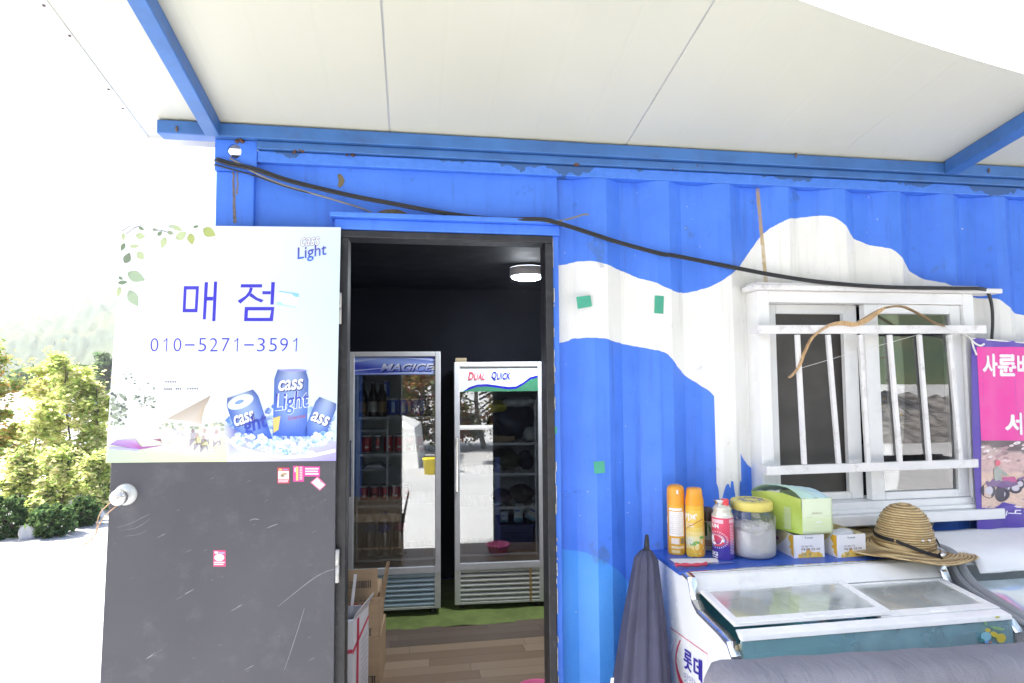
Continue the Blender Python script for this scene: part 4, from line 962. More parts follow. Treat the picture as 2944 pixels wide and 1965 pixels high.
B().box((gx+.022, -.34, .975), (gx+1.18, -.09, .9995)).build('back_shelf', M_grey, fr2, bev=.003)
def cloth_sheet(name, x0, x1, pts, label, wv, m, sag=.004, seed=1):
    b = B(); rg = random.Random(seed); nx = 26; ph = [rg.uniform(0, 6) for _ in range(4)]; s = spline([V((0, y, z)) for y, z in pts], 4)
    for i in range(nx):
        for j in range(len(s)-1):
            def q(i, j):
                x = x0+(x1-x0)*i/nx; p = s[j]; t = j/(len(s)-1)
                return (x+.006*math.sin(t*9+ph[2])*t, p.y-wv*(.5+.5*math.sin(x*34+ph[0]))*t, p.z+sag*math.sin(x*19+ph[1]+t*4)*(1-t*.5)+sag*.3*math.sin(x*41+ph[3]))
            b.face([q(i, j), q(i+1, j), q(i+1, j+1), q(i, j+1)], None, True)
    o = b.build(name, m, label=label, cat='cloth', group='cloths over the second freezer'); mo = o.modifiers.new('thick', 'SOLIDIFY'); mo.thickness = .002
    return o
M_wcl = mat('white_cloth', (.86, .86, .86), .85, var=.03)
cloth_sheet('white_cloth', 2.875, 3.95, [(-.06, 1.014), (-.18, 1.014), (-.30, 1.012), (-.365, .990), (-.40, .945)], 'large white cloth lying over the second freezer and hanging down in front', .004, M_wcl, .0016, 3)
cloth_sheet('white_towel', 2.74, 2.90, [(-.05, 1.020), (-.18, 1.020), (-.28, 1.016), (-.335, 1.0), (-.36, .965)], 'narrow white towel behind the straw hat, by the gap between freezers', .003, M_wcl, .0016, 5)

# ------------------------------------------------------------------ things on the freezer top
ZT = .995
def wrap_fn(c, r, z0, h, a_c=None):    # maps (u in 0..1 across the seen half, v in 0..1 top to bottom) on a can
    a0 = math.atan2(CAM.y-c[1], CAM.x-c[0])
    def fn(u, v, l=0.0):
        a = a0+(u-.5)*math.pi*.98; return V((c[0]+(r+l)*math.cos(a), c[1]+(r+l)*math.sin(a), z0+h*(1-v)))
    return fn
def wrap_patch(b, fn, u0, v0, u1, v1, c, l=.0006, n=8):
    for k in range(n):
        ua, ub = lerp(u0, u1, k/n), lerp(u0, u1, (k+1)/n)
        ca = c(ua) if callable(c) else c; cb = c(ub) if callable(c) else c
        b.face([fn(ua, v0, l), fn(ub, v0, l), fn(ub, v1, l), fn(ua, v1, l)], [ca, cb, cb, ca], True)
M_can = print_mat('printed_tin', .28)
# spray can standing at the back, nearest the umbrella
c = PZ(1946, 1590, ZT); r = .0345; H = .27
s1 = root('spray_can', (c.x, c.y, ZT), 'orange spray can with a white instruction panel, nearest the umbrella', 'spray can', 'spray cans on the freezer')
OR, OR2 = (.80, .33, .015), (.78, .40, .03)
B().lathe([(r*.96, 0), (r, .004), (r, .192), (r*.97, .196)], 28, (c.x, c.y, ZT), c=OR2).build('can_body', M_can, s1)
B().lathe([(r*1.01, .1955), (r*1.01, .235), (r*.98, .252), (r*.86, .264), (r*.5, .270), (0, .271)], 28, (c.x, c.y, ZT), c=OR).build('cap', M_can, s1)
b = B(); fn = wrap_fn(c, r, ZT, .192)
wrap_patch(b, fn, .22, .12, .80, .62, (.82, .78, .74)); wrap_patch(b, fn, .22, .05, .74, .10, (.84, .80, .76)); wrap_patch(b, fn, .05, .06, .16, .98, (.70, .30, .02)); wrap_patch(b, fn, .30, .66, .60, .78, (.80, .70, .62)); wrap_patch(b, fn, .66, .66, .82, .77, (.28, .20, .10)); wrap_patch(b, fn, .30, .82, .80, .87, (.82, .66, .4)); wrap_patch(b, fn, .30, .90, .62, .96, (.82, .62, .3))
for k in range(11): wrap_patch(b, fn, .25, .155+k*.041, .76-(k % 3)*.06, .165+k*.041, (.58, .50, .46), .0010, 4)
wrap_patch(b, fn, .02, .25, .10, .38, (.85, .8, .7), .0010)
b.build('label', M_can, s1)
B().box((-.004, -.001, -.008), (.004, .001, .008), (.85, .8, .7), Matrix.Translation(V((c.x-.008, c.y-r*1.0, ZT+.246)))).build('nozzle_window', M_can, s1)
# the second one, turned to show the fruit
c = PZ(2000, 1596, ZT); r = .0355
s2 = root('spray_can', (c.x, c.y, ZT), 'orange spray can showing a picture of fruit, between its twin and the red canister', 'spray can', 'spray cans on the freezer')
B().lathe([(r*.95, 0), (r, .004), (r, .190), (r*.97, .196)], 28, (c.x, c.y, ZT), c=(.80, .45, .03)).build('can_body', M_can, s2)
B().lathe([(r*1.01, .1955), (r*1.0, .215), (r*.88, .235), (r*.84, .255), (r*.72, .262), (0, .264)], 28, (c.x, c.y, ZT), c=OR).build('cap', M_can, s2)
b = B(); fn = wrap_fn(c, r, ZT, .19); rg = random.Random(5)
wrap_patch(b, fn, .03, .06, .93, .98, (.80, .52, .06), .0004, 10)
for k in range(6): wrap_patch(b, fn, .0, .40+.09*k, .85, .50+.09*k, [(.82, .60, .14), (.82, .66, .25), (.82, .72, .40), (.80, .74, .50), (.82, .68, .3), (.80, .55, .1)][k], .0006+.00003*k, 10)
put_text(b, '키파', fn, (.05, .12, .62, .28), (.86, .82, .74), .0012, .05); put_text(b, 'oooo', fn, (.05, .32, .46, .35), (.85, .8, .7), .0012, .03); put_text(b, 'ooooo', fn, (.05, .37, .48, .395), (.85, .8, .7), .0012, .03)
for (u, v, rr, cc_) in ((.62, .80, .17, (.80, .42, .03)), (.80, .70, .15, (.78, .34, .02)), (.30, .92, .16, (.80, .5, .05)), (.7, .9, .14, (.72, .3, .02))): b.face([fn(u+rr*math.cos(t*.45), v+rr*.62*math.sin(t*.45), .0014) for t in range(14)], cc_)
for (u, v) in ((.55, .70), (.42, .74), (.75, .6)): b.face([fn(u+.12*math.cos(t*.9), v+.03*math.sin(t*.9), .0018) for t in range(7)], (.20, .45, .10))
for k in range(30):
    u, v = rg.uniform(.05, .4), rg.uniform(.62, .76); b.face([fn(u+.03*math.cos(t*1.25), v+.016*math.sin(t*1.25), .0016) for t in range(5)], rg.choice([(.82, .84, .80), (.6, .74, .5), (.84, .84, .84)]))
for k in range(12): wrap_patch(b, fn, .05+k*.06, .52-.30*((k+.5)/12)**.7, .12+k*.06, .535-.30*((k+.5)/12)**.7, (.55, .16, .02), .0016, 2)
wrap_patch(b, fn, .84, .28, .97, .95, (.70, .40, .05), .0012, 3)
for k in range(14): wrap_patch(b, fn, .86, .36+k*.04, .95, .375+k*.04, (.82, .7, .5), .0018, 2)
b.build('label', M_can, s2)
# brown and green can half hidden behind
c = PZ(2040, 1580, ZT); c.y += .015; r = .031
s3 = root('drink_can', (c.x, c.y, ZT), 'brown capped cream and green tin half hidden behind the red canister', 'tin')
B().lathe([(r, 0), (r, .115), (r*.98, .117)], 24, (c.x, c.y, ZT), cols=[(.55, .52, .40), (.5, .5, .4)]).build('tin_body', M_can, s3)
B().lathe([(r*1.02, .1165), (r*1.0, .15), (r*.55, .166), (0, .168)], 24, (c.x, c.y, ZT), c=(.07, .03, .015)).build('cap', M_can, s3)
b = B(); fn = wrap_fn(c, r, ZT, .115); b.face([fn(.30+.34*math.cos(t*.42), .30+.30*math.sin(t*.42), .0008) for t in range(15)], (.10, .26, .03)); wrap_patch(b, fn, .0, .02, .5, .5, (.06, .12, .03), .0005)
for v in (.66, .73, .80): wrap_patch(b, fn, 0, v, 1, v+.035, (.40, .16, .04), .0008)
b.build('label', M_can, s3)
# red and blue gas canister
c = PZ(2080, 1603, ZT); r = .0405
s4 = root('gas_canister', (c.x, c.y, ZT), 'red and dark blue gas canister with a round white emblem beside the jar', 'canister')
B().lathe([(r*.94, 0), (r, .004), (r, .158), (r*.99, .162)], 30, (c.x, c.y, ZT), cols=[(.04, .03, .30), (.70, .06, .12), (.7, .7, .68)]).build('can_body', M_can, s4)
B().lathe([(r*.99, .162), (r*1.0, .166), (r*.88, .172), (r*.84, .186), (r*.90, .189), (r*.80, .194), (r*.62, .205), (r*.5, .206)], 30, (c.x, c.y, ZT)).build('shoulder', mat('cream_tin', (.72, .70, .60), .25, .4), s4)
B().lathe([(r*.5, .204), (r*.55, .216), (r*.62, .218), (r*.62, .222), (r*.2, .224)], 20, (c.x-.006, c.y+.004, ZT)).build('valve_collar', M_chr, s4)
B().lathe([(.0135, .200), (.0145, .202), (.0145, .224), (.012, .2265), (0, .2265)], 16, (c.x+.006, c.y-.012, ZT), c=(.72, .05, .06)).build('red_cap', M_can, s4)
b = B(); fn = wrap_fn(c, r, ZT, .158)
wrap_patch(b, fn, 0, .0, 1, .48, (.72, .06, .13), .0003, 14)
for k in range(10): wrap_patch(b, fn, 0, .48+k*.02, 1, .50+k*.02, tuple(lerp(a_, b_, k/10) for a_, b_ in zip((.68, .06, .13), (.045, .03, .32))), .0004, 14)
wrap_patch(b, fn, 0, .68, 1, .99, (.045, .03, .32), .0003, 14)
wrap_patch(b, fn, .12, .04, .52, .13, (.80, .55, .60), .0008, 4); wrap_patch(b, fn, .70, .03, .95, .12, (.80, .5, .55), .0008, 3); put_text(b, 'SUN', fn, (.08, .15, .38, .25), (.86, .82, .84), .0010, .06)
for k in range(30): t0 = k*2*math.pi/30; b.face([fn(.30+.36*math.cos(t0), .53+.205*math.sin(t0), .0008), fn(.30+.36*math.cos(t0+.09), .53+.205*math.sin(t0+.09), .0008), fn(.30+.29*math.cos(t0+.05), .53+.165*math.sin(t0+.05), .0008)], (.84, .84, .88))
for rr, cc_, l in ((1, (.10, .14, .45), .0012), (.88, (.84, .85, .88), .0015), (.74, (.86, .84, .86), .0018)): b.face([fn(.30+.28*rr*math.cos(t*.2618), .53+.16*rr*math.sin(t*.2618), l) for t in range(24)], cc_)
for k in range(9): a0 = .3+k*.17; b.face([fn(.30+q*math.cos(a), .53+q*.57*math.sin(a), .0022) for q, a in ((.19, a0), (.265, a0), (.265, a0+.17), (.19, a0+.17))], (.72, .06, .10))
put_text(b, 'X', fn, (.20, .45, .38, .53), (.65, .05, .10), .0024, .06); wrap_patch(b, fn, .18, .56, .38, .585, (.65, .05, .1), .0024, 3)
for k in range(20): wrap_patch(b, fn, .72, .16+k*.036, .93-(k % 3)*.03, .172+k*.036, (.82, .62, .70), .0010, 3)
put_text(b, 'SG', fn, (.06, .82, .34, .92), (.84, .84, .9), .0010, .05); wrap_patch(b, fn, .08, .94, .34, .965, (.8, .8, .86), .001, 3)
b.build('label', M_can, s4)
# jar of white powder
c = PZ(2176, 1600, ZT); c.y += .03; r = .088
jar = root('storage_jar', (c.x, c.y, ZT), 'big clear plastic jar of white powder with a yellow screw lid', 'jar')
jp = [(0, .0), (r*.90, .0), (r*.985, .01), (r, .03), (r, .12), (r*.985, .145), (r*.93, .165), (r*.82, .178), (r*.80, .190)]
M_pet = glass_mat('clear_plastic', (.96, .96, .98), .04, .7, .05, .06)
B().lathe(jp, 36, (c.x, c.y, ZT)).build('jar_wall', M_pet, jar)
B().lathe([(0, .002), (r*.9, .002), (r*.97, .012), (r*.985, .03), (r*.985, .108), (r*.8, .112), (0, .118)], 36, (c.x, c.y, ZT), wob=lambda rr, z, a: (rr, z+(.010*math.sin(a+.6)+.004*math.sin(4*a) if z > .1 else 0))).build('powder', mat('white_powder', (.88, .87, .84), .95, var=.03, bmp=.3, bscale=120), jar)
b = B(); rg = random.Random(11)
for k in range(170):
    a = rg.uniform(-2.9, 0); z = .118+rg.random()**2*.035; q = V((c.x+r*.985*math.cos(a), c.y+r*.985*math.sin(a), ZT+z)); s = rg.uniform(.0008, .0026); b.lathe([(0, -s), (s, 0), (0, s)], 5, q)
o_ = b.build('clinging_grains', mat('white_powder', (.8, .79, .75), .95), jar); o_['kind'] = 'stuff'
B().lathe([(r*.86, .178), (r*.90, .180), (r*.90, .207), (r*.86, .212), (r*.80, .2135), (r*.76, .2115), (r*.70, .2125), (0, .2125)], 40, (c.x, c.y, ZT)).build('lid', mat('yellow_plastic', (.78, .66, .16), .4, var=.05), jar)
b = B()
for k in range(9): a = k*.7; b.tube([V((c.x+.05*math.cos(a), c.y+.05*math.sin(a), ZT+.2135)), V((c.x+.03*math.cos(a+.9), c.y+.03*math.sin(a+.9), ZT+.2135))], .0022, 5)
b.build('lid_emboss', mat('grey_print', (.35, .36, .38), .5), jar)
# two small cartons and a green pack
def carton(fl, fr, h, depth, shade, label, seed, tilt=0):
    a = PZ(*fl, ZT); d = PZ(*fr, ZT); ux = (d-a); wd = ux.length; ux.normalize(); uy = V((-ux.y, ux.x, 0))
    rt = root('carton', ((a.x+d.x)/2, (a.y+d.y)/2, ZT), label, 'carton', 'small white cartons on the freezer')
    b = B(); W = (.82, .81, .84); CRM = (.66, .56, .30); t = .0015
    A = lambda u, v, z: a+ux*(u*wd)+uy*v+V((0, 0, z))
    def pan(p0, p1, p2, p3, nrm, c): b.prism([p0, p1, p2, p3], nrm*t, c)
    pan(A(0, 0, 0), A(1, 0, 0), A(1, 0, h), A(0, 0, h), uy, W); pan(A(0, depth, 0), A(0, depth, h), A(1, depth, h), A(1, depth, 0), -uy, CRM)
    pan(A(0, t, 0), A(0, t, h), A(0, depth-t, h), A(0, depth-t, 0), ux, W); pan(A(1, t, 0), A(1, depth-t, 0), A(1, depth-t, h), A(1, t, h), -ux, CRM); pan(A(.01, t, .001), A(.01, depth-t, .001), A(.99, depth-t, .001), A(.99, t, .001), V((0, 0, 1)), CRM)
    bx = b.build('box', M_print, rt)
    f = lambda u, v, l=0.0: A(u, 0, h*(1-v))-uy*l
    g_ = lambda u, v, l=0.0: A(0, depth*(1-u), h*(1-v))-ux*l
    b = B(); rg = random.Random(seed)
    put_text(b, 'Total', f, (.34, .10, .62, .17), (.10, .16, .22), .001, .02)
    put_text(b, '오늘의', f, (.22, .46, .60, .54), (.30, .26, .26), .001, .01); put_text(b, '하루견과', f, (.22, .58, .86, .69), (.26, .20, .16), .001, .02)
    base = [(.12, .99), (.14, .80), (.22, .86), (.26, .74), (.36, .80), (.42, .66), (.50, .60), (.53, .72), (.66, .78), (.80, .76), (.93, .86), (.94, .99)]
    poly(b, f, base, [(.82, .50, .05), (.80, .60, .18), (.80, .45, .05), (.78, .36, .04), (.82, .5, .08), (.74, .30, .03), (.76, .34, .04), (.82, .5, .08), (.8, .45, .05), (.82, .52, .08), (.82, .6, .15), (.82, .52, .06)], .0006)
    for k in range(8): u = rg.uniform(.2, .85); poly(b, f, [(u, .98), (u-.04, .84), (u+.02, .74), (u+.05, .86)], rg.choice([(.82, .58, .14), (.78, .40, .04), (.80, .66, .3)]), .0009)
    poly(b, g_, [(.98, .02), (.98, .98), (.86, .80), (.90, .70), (.80, .58), (.88, .46), (.78, .22), (.84, .04)], (.80, .46, .04), .0006); poly(b, g_, [(.0, .02), (.80, .02), (.70, .25), (.45, .60), (.25, .85), (.0, .70)], CRM, .0006)
    poly(b, g_, [(.12, .42), (.36, .38), (.38, .52), (.14, .56)], (.42, .05, .20), .001); poly(b, g_, [(.20, .60), (.32, .57), (.28, .74), (.18, .76)], (.10, .16, .12), .001)
    b.build('carton_print', M_print, bx)
    return a, ux, uy, wd
carton((2284, 1606), (2371, 1602), .088, .17, 1, 'white carton with an orange sunburst beneath the green pack', 3)
cb = carton((2409, 1605), (2490, 1599), .086, .17, 1, 'open white carton with an orange sunburst beside the straw hat', 4)
b = B(); rg = random.Random(9); a, ux, uy, wd = cb
for k in range(3):
    q = a+ux*wd*(.3+.2*k)+uy*.07; b.lathe([(.034, .0), (.036, .012), (.02, .02), (0, .024)], 12, q+V((0, 0, .060+.004*k)), wob=lambda rr, z, an: (rr*(1+.1*math.sin(4*an+k)), z), c=(.66, .66, .68))
b.build('sachet', M_print, label='crinkled silver sachets inside the open white carton', cat='sachet')
# green pack: soft plastic bag lying on its side, ends gathered
p0 = P(2310, 1545, -.235); zb0 = ZT+.0895
def soft_pack():
    rt = root('tissue_pack', (p0.x, p0.y, zb0), 'pale green soft pack of tissues lying on the cartons', 'pack')
    fx0, fx1 = P(2307, 1500, -.262).x, P(2394, 1500, -.262).x; wd = fx1-fx0; h = .135; dp_ = .19
    b = B(); nu, nv = 12, 10
    def srf(u, v, w_):                 # u across, v up, w back
        x = fx0+wd*u; z = zb0+.002+h*v; y = -.262+dp_*w_
        x -= .10*w_*(1-.0*v); z -= .02*w_*(1-v)*0; z += .012*math.sin(w_*3.1)*v
        z -= .018*max(0, u-.75)*4*v*0
        k = 1+.02*math.sin(9*u+5*v)+.015*math.sin(13*w_+4*v)
        return V((x, y-.004*math.sin(math.pi*u)*math.sin(math.pi*v)*k, z))
    LG, LB, GG = (.66, .78, .42), (.60, .74, .80), (.40, .56, .07)
    def cf(u, v): return (.70, .80, .48) if v < .48 else (.74, .82, .58)
    for i in range(nu):
        for j in range(nv):
            f4 = [(i/nu, j/nv), ((i+1)/nu, j/nv), ((i+1)/nu, (j+1)/nv), (i/nu, (j+1)/nv)]
            b.face([srf(u, v, 0) for u, v in f4], [cf(u, v) for u, v in f4], True)
            b.face([srf(1, v, u) for u, v in f4], LG, True)
            b.face([srf(0, v, 1-u)+V((-.004*math.sin(u*9+v*6), 0, 0)) for u, v in f4], [(.40+.12*v, .56+.06*v, .07+.05*v) for u, v in f4], True)
            tp = lambda u, v: srf(u, 1, v)+V((0, 0, .030*math.sin(math.pi*min(1, max(0, v)))**.7*(1-.55*u)+.003*math.sin(u*17+v*9)))
            b.face([tp(u, v) for u, v in f4], [(lerp(.50, .52, u), lerp(.72, .70, u), lerp(.55, .78, u)) for u, v in f4], True)
            b.face([srf(u, 0, 1-v) for u, v in f4], (.2, .3, .05), True)
    b.build('wrapper', M_can, rt)
    b = B(); f = lambda u, v, l=0.0: srf(u, 1-v, 0)-V((0, l+.001, 0)); g_ = lambda u, v, l=0.0: srf(0, 1-v, 1-u)-V((l+.002, l*.5, 0))
    put_text(b, 'LIVING', f, (.62, .38, .30, .44), (.42, .40, .28), .001); poly(b, f, [(.12, .52), (.92, .50), (.92, .508), (.12, .53)], (.42, .55, .28), .001); poly(b, f, [(.32, .78), (.66, .77), (.66, .785), (.32, .795)], (.82, .86, .76), .001); poly(b, f, [(.40, .64), (.58, .62), (.60, .68), (.42, .70)], (.80, .86, .72), .001)
    put_text(b, 'LIVING', g_, (.40, .40, .12, .47), (.20, .28, .05), .002); poly(b, g_, [(.12, .62), (.5, .66), (.5, .675), (.12, .635)], (.25, .38, .05), .002)
    rg = random.Random(5)
    for k in range(26): v = .34+.6*k/26; poly(b, g_, [(.66+rg.uniform(-.04, .02), v), (.80, v-.01), (.80, v+.004), (.68, v+.012)], (.66, .76, .45), .002)
    b.build('wrapper_print', M_can, rt)
soft_pack()
# knife with a red handle, lying on its paper sleeve
a, d = PZ(1935, 1622, ZT), PZ(2110, 1618, ZT)
b = B(); q = [PZ(1925, 1608, ZT+.001), PZ(2060, 1606, ZT+.001), PZ(2068, 1618, ZT+.001), PZ(1942, 1622, ZT+.001)]; b.prism(q, (0, 0, .0012)); b.build('paper_slip', mat('paper', (.76, .74, .72), .8), label='slip of white paper under the red handled knife', cat='paper')
kn = root('fruit_knife', PZ(1990, 1622, ZT), 'fruit knife with a red handle lying before the spray cans', 'knife')
hs = spline([PZ(1941, 1624, ZT+.010), PZ(1960, 1624, ZT+.010), PZ(1985, 1625, ZT+.010), PZ(2010, 1624, ZT+.010), PZ(2031, 1621, ZT+.010)], 4)
B().tube(hs, [.006+.0014*math.sin(k*1.3) for k in range(len(hs))], 10).build('handle', mat('red_plastic', (.55, .05, .09), .35, var=.1), kn)
k0, k1 = PZ(2030, 1621, ZT+.009), PZ(2110, 1617, ZT+.004)
B().prism([k0+V((0, .006, 0)), k0-V((0, .007, 0)), k0.lerp(k1, .8)-V((0, .007, 0)), k1, k0.lerp(k1, .8)+V((0, .006, 0))], (0, 0, .0015)).build('blade', M_chr, kn)

# ------------------------------------------------------------------ straw hat
hc = PZ(2628, 1590, ZT); hc = V((2.685, -.245, ZT+.012))
hat = root('straw_hat', hc, 'wide brimmed straw hat with a black cord lying on the freezer edge', 'hat')
def straw():
    m, nt, b, vec = base_mat('woven_straw')
    n1 = noise(nt, vec, 40, 4, .6); n2 = noise(nt, vec, 150, 3)
    sp = nt.nodes.new('ShaderNodeSeparateXYZ'); nt.links.new(vec, sp.inputs[0])
    c = mix(nt, n1.step(.2, .8), (.58, .41, .19), (.72, .55, .29)); c = mix(nt, n2.step(.55, .75)*.5, c, (.36, .22, .09))
    x_, y_, z_ = (X(nt, o) for o in sp.outputs); rr = (x_*x_+y_*y_).op('SQRT'); row = (rr*.5+(z_*-1)*z_.gt(.02)).op('MULTIPLY', 2*math.pi/.0085)
    wv = ((rr*z_.lt(.03)*.72+z_*z_.gt(.03)+(n1-.5)*.002)*(2*math.pi/.0088)).op('SINE')*.5+.5
    c = mix(nt, wv.step(.0, .55)*-1+1, c, (.26, .155, .06))
    nt.links.new(c, b.inputs['Base Color']); b.inputs['Roughness'].default_value = .6; bump(nt, b, wv*1.2+n1*.5+n2*.5, .7, .004); return m
M_straw = straw()
HR, HBr, HH = .108, .236, .158
tilt = Matrix.Rotation(R(1), 3, 'Y') @ Matrix.Rotation(R(3), 3, 'X')
def ridged(base, n, amp):
    out = []
    L = [0]
    for (r0, z0), (r1, z1) in zip(base, base[1:]): L.append(L[-1]+math.hypot(r1-r0, z1-z0))
    for k in range(n+1):
        s = L[-1]*k/n; i = max(j for j in range(len(L)-1) if L[j] <= s+1e-9); t = (s-L[i])/(L[i+1]-L[i]); (r0, z0), (r1, z1) = base[i], base[i+1]
        nx_, nz_ = (z1-z0), -(r1-r0); q = math.hypot(nx_, nz_) or 1; a = amp*(1 if k % 2 else -1)
        out.append((max(0, r0+(r1-r0)*t-nx_/q*a), z0+(z1-z0)*t-nz_/q*a))
    return out
crown = [(0, .178), (.022, .175), (.05, .162), (.074, .135), (.090, .092), (.101, .045), (.107, .008)]
def hatw(rr, z, a):
    pin = math.exp(-((a-math.pi*1.28) % (2*math.pi))**2*0)
    d = .012*math.exp(-(((a-R(225)+math.pi) % (2*math.pi)-math.pi)/.35)**2)*math.exp(-((z-.11)/.04)**2)
    return (max(0, rr-d-.004*math.sin(2*a)*min(1, rr/.05)), z)
B().lathe(ridged(crown, 30, .0024), 56, hc, tilt, wob=hatw).build('crown', M_straw, hat)
def brw(rr, z, a):
    t = max(0, (rr-HR)/(HBr-HR)); ang = (a-R(210)+math.pi) % (2*math.pi)-math.pi
    return (rr*(1+.06*t*math.cos(2*a)), z+t*t*(.010*math.cos(2*(a-R(100)))+.004)+.020*t*math.exp(-(ang/.5)**2)+.004*t*math.sin(5*a))
brim = [(.106, .010), (.135, .005), (.19, .004), (HBr, .002)]
o_ = B().lathe(ridged(brim, 24, .0022), 64, hc, tilt, wob=brw).build('brim', M_straw, hat); mo = o_.modifiers.new('thick', 'SOLIDIFY'); mo.thickness = .003
M_cord = mat('black_cord', (.015, .015, .018), .6, bmp=.3)
def hp(a, rr, z): return tilt @ V((rr*math.cos(R(a)), rr*math.sin(R(a)), z))+hc
b = B()
def ribbon(pts, w):
    s = spline(pts, 6)
    for i in range(len(s)-1):
        b.face([s[i]-V((0, 0, w)), s[i+1]-V((0, 0, w)), s[i+1]+V((0, 0, w)), s[i]+V((0, 0, w))], None, True)
ribbon([hp(k, .107, .050) for k in range(-30, 215, 15)], .007)
ribbon([hp(-30, .108, .050), hp(-48, .116, .036), hp(-66, .128, .022), hp(-82, .142, .016)], .007)
ribbon([hp(214, .108, .050), hp(240, .115, .038), hp(262, .128, .024), hp(278, .142, .016)], .007)
b.build('cord', M_cord, hat)
kq = hp(-80, .148, .016); B().lathe([(.008, -.014), (.010, -.008), (.006, 0), (.009, .004), (.007, .011), (0, .012)], 12, kq).build('cord_knot', M_cord, hat)
B().lathe([(0, .004), (.009, .002), (.010, -.002)], 14, kq+V((0, -.012, .008)), Matrix.Rotation(R(70), 3, 'X')).build('toggle', M_chr, hat)
for a_ in (-96, -80): B().lathe([(.002, .001), (.0045, .0015), (.005, 0)], 12, hp(a_, .1035, .062), Matrix.Rotation(R(88), 3, 'X')).build('eyelet', M_chr, hat)
B().tube(spline([hp(-75, .20, .004), V((2.68, -.335, .975)), V((2.715, -.352, .955)), V((2.735, -.372, .948))], 6), .0018, 6).build('chin_cord', M_cord, hat)

# ------------------------------------------------------------------ closed parasol leaning beside the freezer
um = root('closed_parasol', (1.52, -.28, 0), 'folded navy parasol leaning between the wall and the freezer', 'parasol')
tip = P(1860, 1537, -.20); foot = V((1.530, -.31, .0))
M_navy = mat('navy_canvas', (.060, .060, .105), .7, var=.15, scale=8, bmp=.25, bscale=220)
ax = (tip-foot); Lx = ax.length; ax.normalize(); Q = ax.to_track_quat('Z', 'X').to_matrix()
pts = []
def plw(rr, z, a): return (rr*(1+.20*abs(math.sin(4*a+1.0))**.6-.10+.06*math.sin(13*a+z*3)+.06*math.sin(3*a)), z)
prf = [(.108, .10), (.114, .14), (.112, .30), (.098, .55), (.071, .80), (.040, 1.02), (.022, Lx-.062), (.015, Lx-.058)]
B().lathe(prf, 128, foot, Q, wob=plw).build('folded_canvas', M_navy, um)
B().lathe([(.0165, Lx-.064), (.017, Lx-.056), (.011, Lx-.052), (.0085, Lx-.02), (.006, Lx-.002), (0, Lx)], 16, foot, Q).build('finial', M_black, um)
B().lathe([(.018, -.0), (.018, .16)], 14, foot, Q).build('pole', M_dkblue, um)
p = P(1756, 1950, -.30); B().prism([p, p+V((.012, 0, 0)), p+V((.006, 0, -.05)), p+V((-.006, 0, -.05))], (0, .001, 0)).build('care_label', mat('paper', (.76, .74, .72), .8), um)

# ------------------------------------------------------------------ grey bench in front of the freezer
so_ = root('padded_bench', (2.2, -.8, 0), 'grey fabric covered bench whose backrest cuts across the lower edge', 'bench')
def fabric():
    m, nt, b, vec = base_mat('grey_bench_fabric')
    n1 = noise(nt, vec, 3, 4); n2 = noise(nt, vec, 260, 2); n3 = noise(nt, vec, 7, 3, .5, (3, 1, .5))
    nt.links.new(mix(nt, n1.step(.3, .7), (.17, .17, .20), (.205, .205, .24)), b.inputs['Base Color']); b.inputs['Roughness'].default_value = .75
    bump(nt, b, n3*1.2+n2*.12, .6, .03); return m
M_fab = fabric()
A0, A1 = V((1.522, -.905, 0)), V((3.3, -.972, 0)); du_ = (A1-A0).normalized(); dv_ = V((-du_.y, du_.x, 0)); LB = (A1-A0).length
b = B(); ns = 70; sec = []
hw, zt, zb_, rr_ = .075, .936, .42, .045
for k in range(7): a = math.pi-k*math.pi/12; sec.append((-hw+rr_+rr_*math.cos(a), zt-rr_+rr_*math.sin(a)))
for k in range(7): a = math.pi/2-k*math.pi/12; sec.append((hw-rr_+rr_*math.cos(a), zt-rr_+rr_*math.sin(a)))
sec = [(-hw, zb_)]+[(-hw, zb_+.15), (-hw, zb_+.3), (-hw, zb_+.42)]+sec+[(hw, zb_+.3), (hw, zb_)]
rings = []
for i in range(ns+1):
    t = i/ns; s = t*LB; ed = min(1, s/.05, (LB-s)/.05); sc_ = 1-.28*(1-math.sqrt(max(0, 1-(1-ed)**2)))
    ring_ = []
    for (yv, zv) in sec:
        wv = .006*math.sin(s*21+zv*9)*max(0, (zv-.55)/.4)+.0035*math.sin(s*53-zv*16)+.004*math.sin(s*9.5+zv*14); q = A0+du_*s+dv_*(yv*sc_+(wv if yv < 0 else 0)); q.z = zb_+(zv-zb_)*(1-.10*(1-sc_)/.28*.6)+.0018*math.sin(s*33)*max(0, (zv-.8)/.15)-.012*t; ring_.append(q)
    rings.append(ring_)
m_ = len(sec)
for i in range(ns):
    for k in range(m_-1): b.face([rings[i][k], rings[i+1][k], rings[i+1][k+1], rings[i][k+1]], None, True)
b.face(rings[0]); b.face(rings[-1][::-1])
b.build('backrest', M_fab, so_)
b = B(); q0 = A0+dv_*-.08; b.box((A0.x, -1.5, .36), (A1.x, -1.0, .45)); b.build('seat', M_fab, so_, bev=.03)
for x, y in ((A0.x+.08, -1.44), (A1.x-.1, -1.44), (A0.x+.08, -.95), (A1.x-.1, -.98)): B().box((x-.02, y-.02, 0), (x+.02, y+.02, .43)).build('leg', M_black, so_)

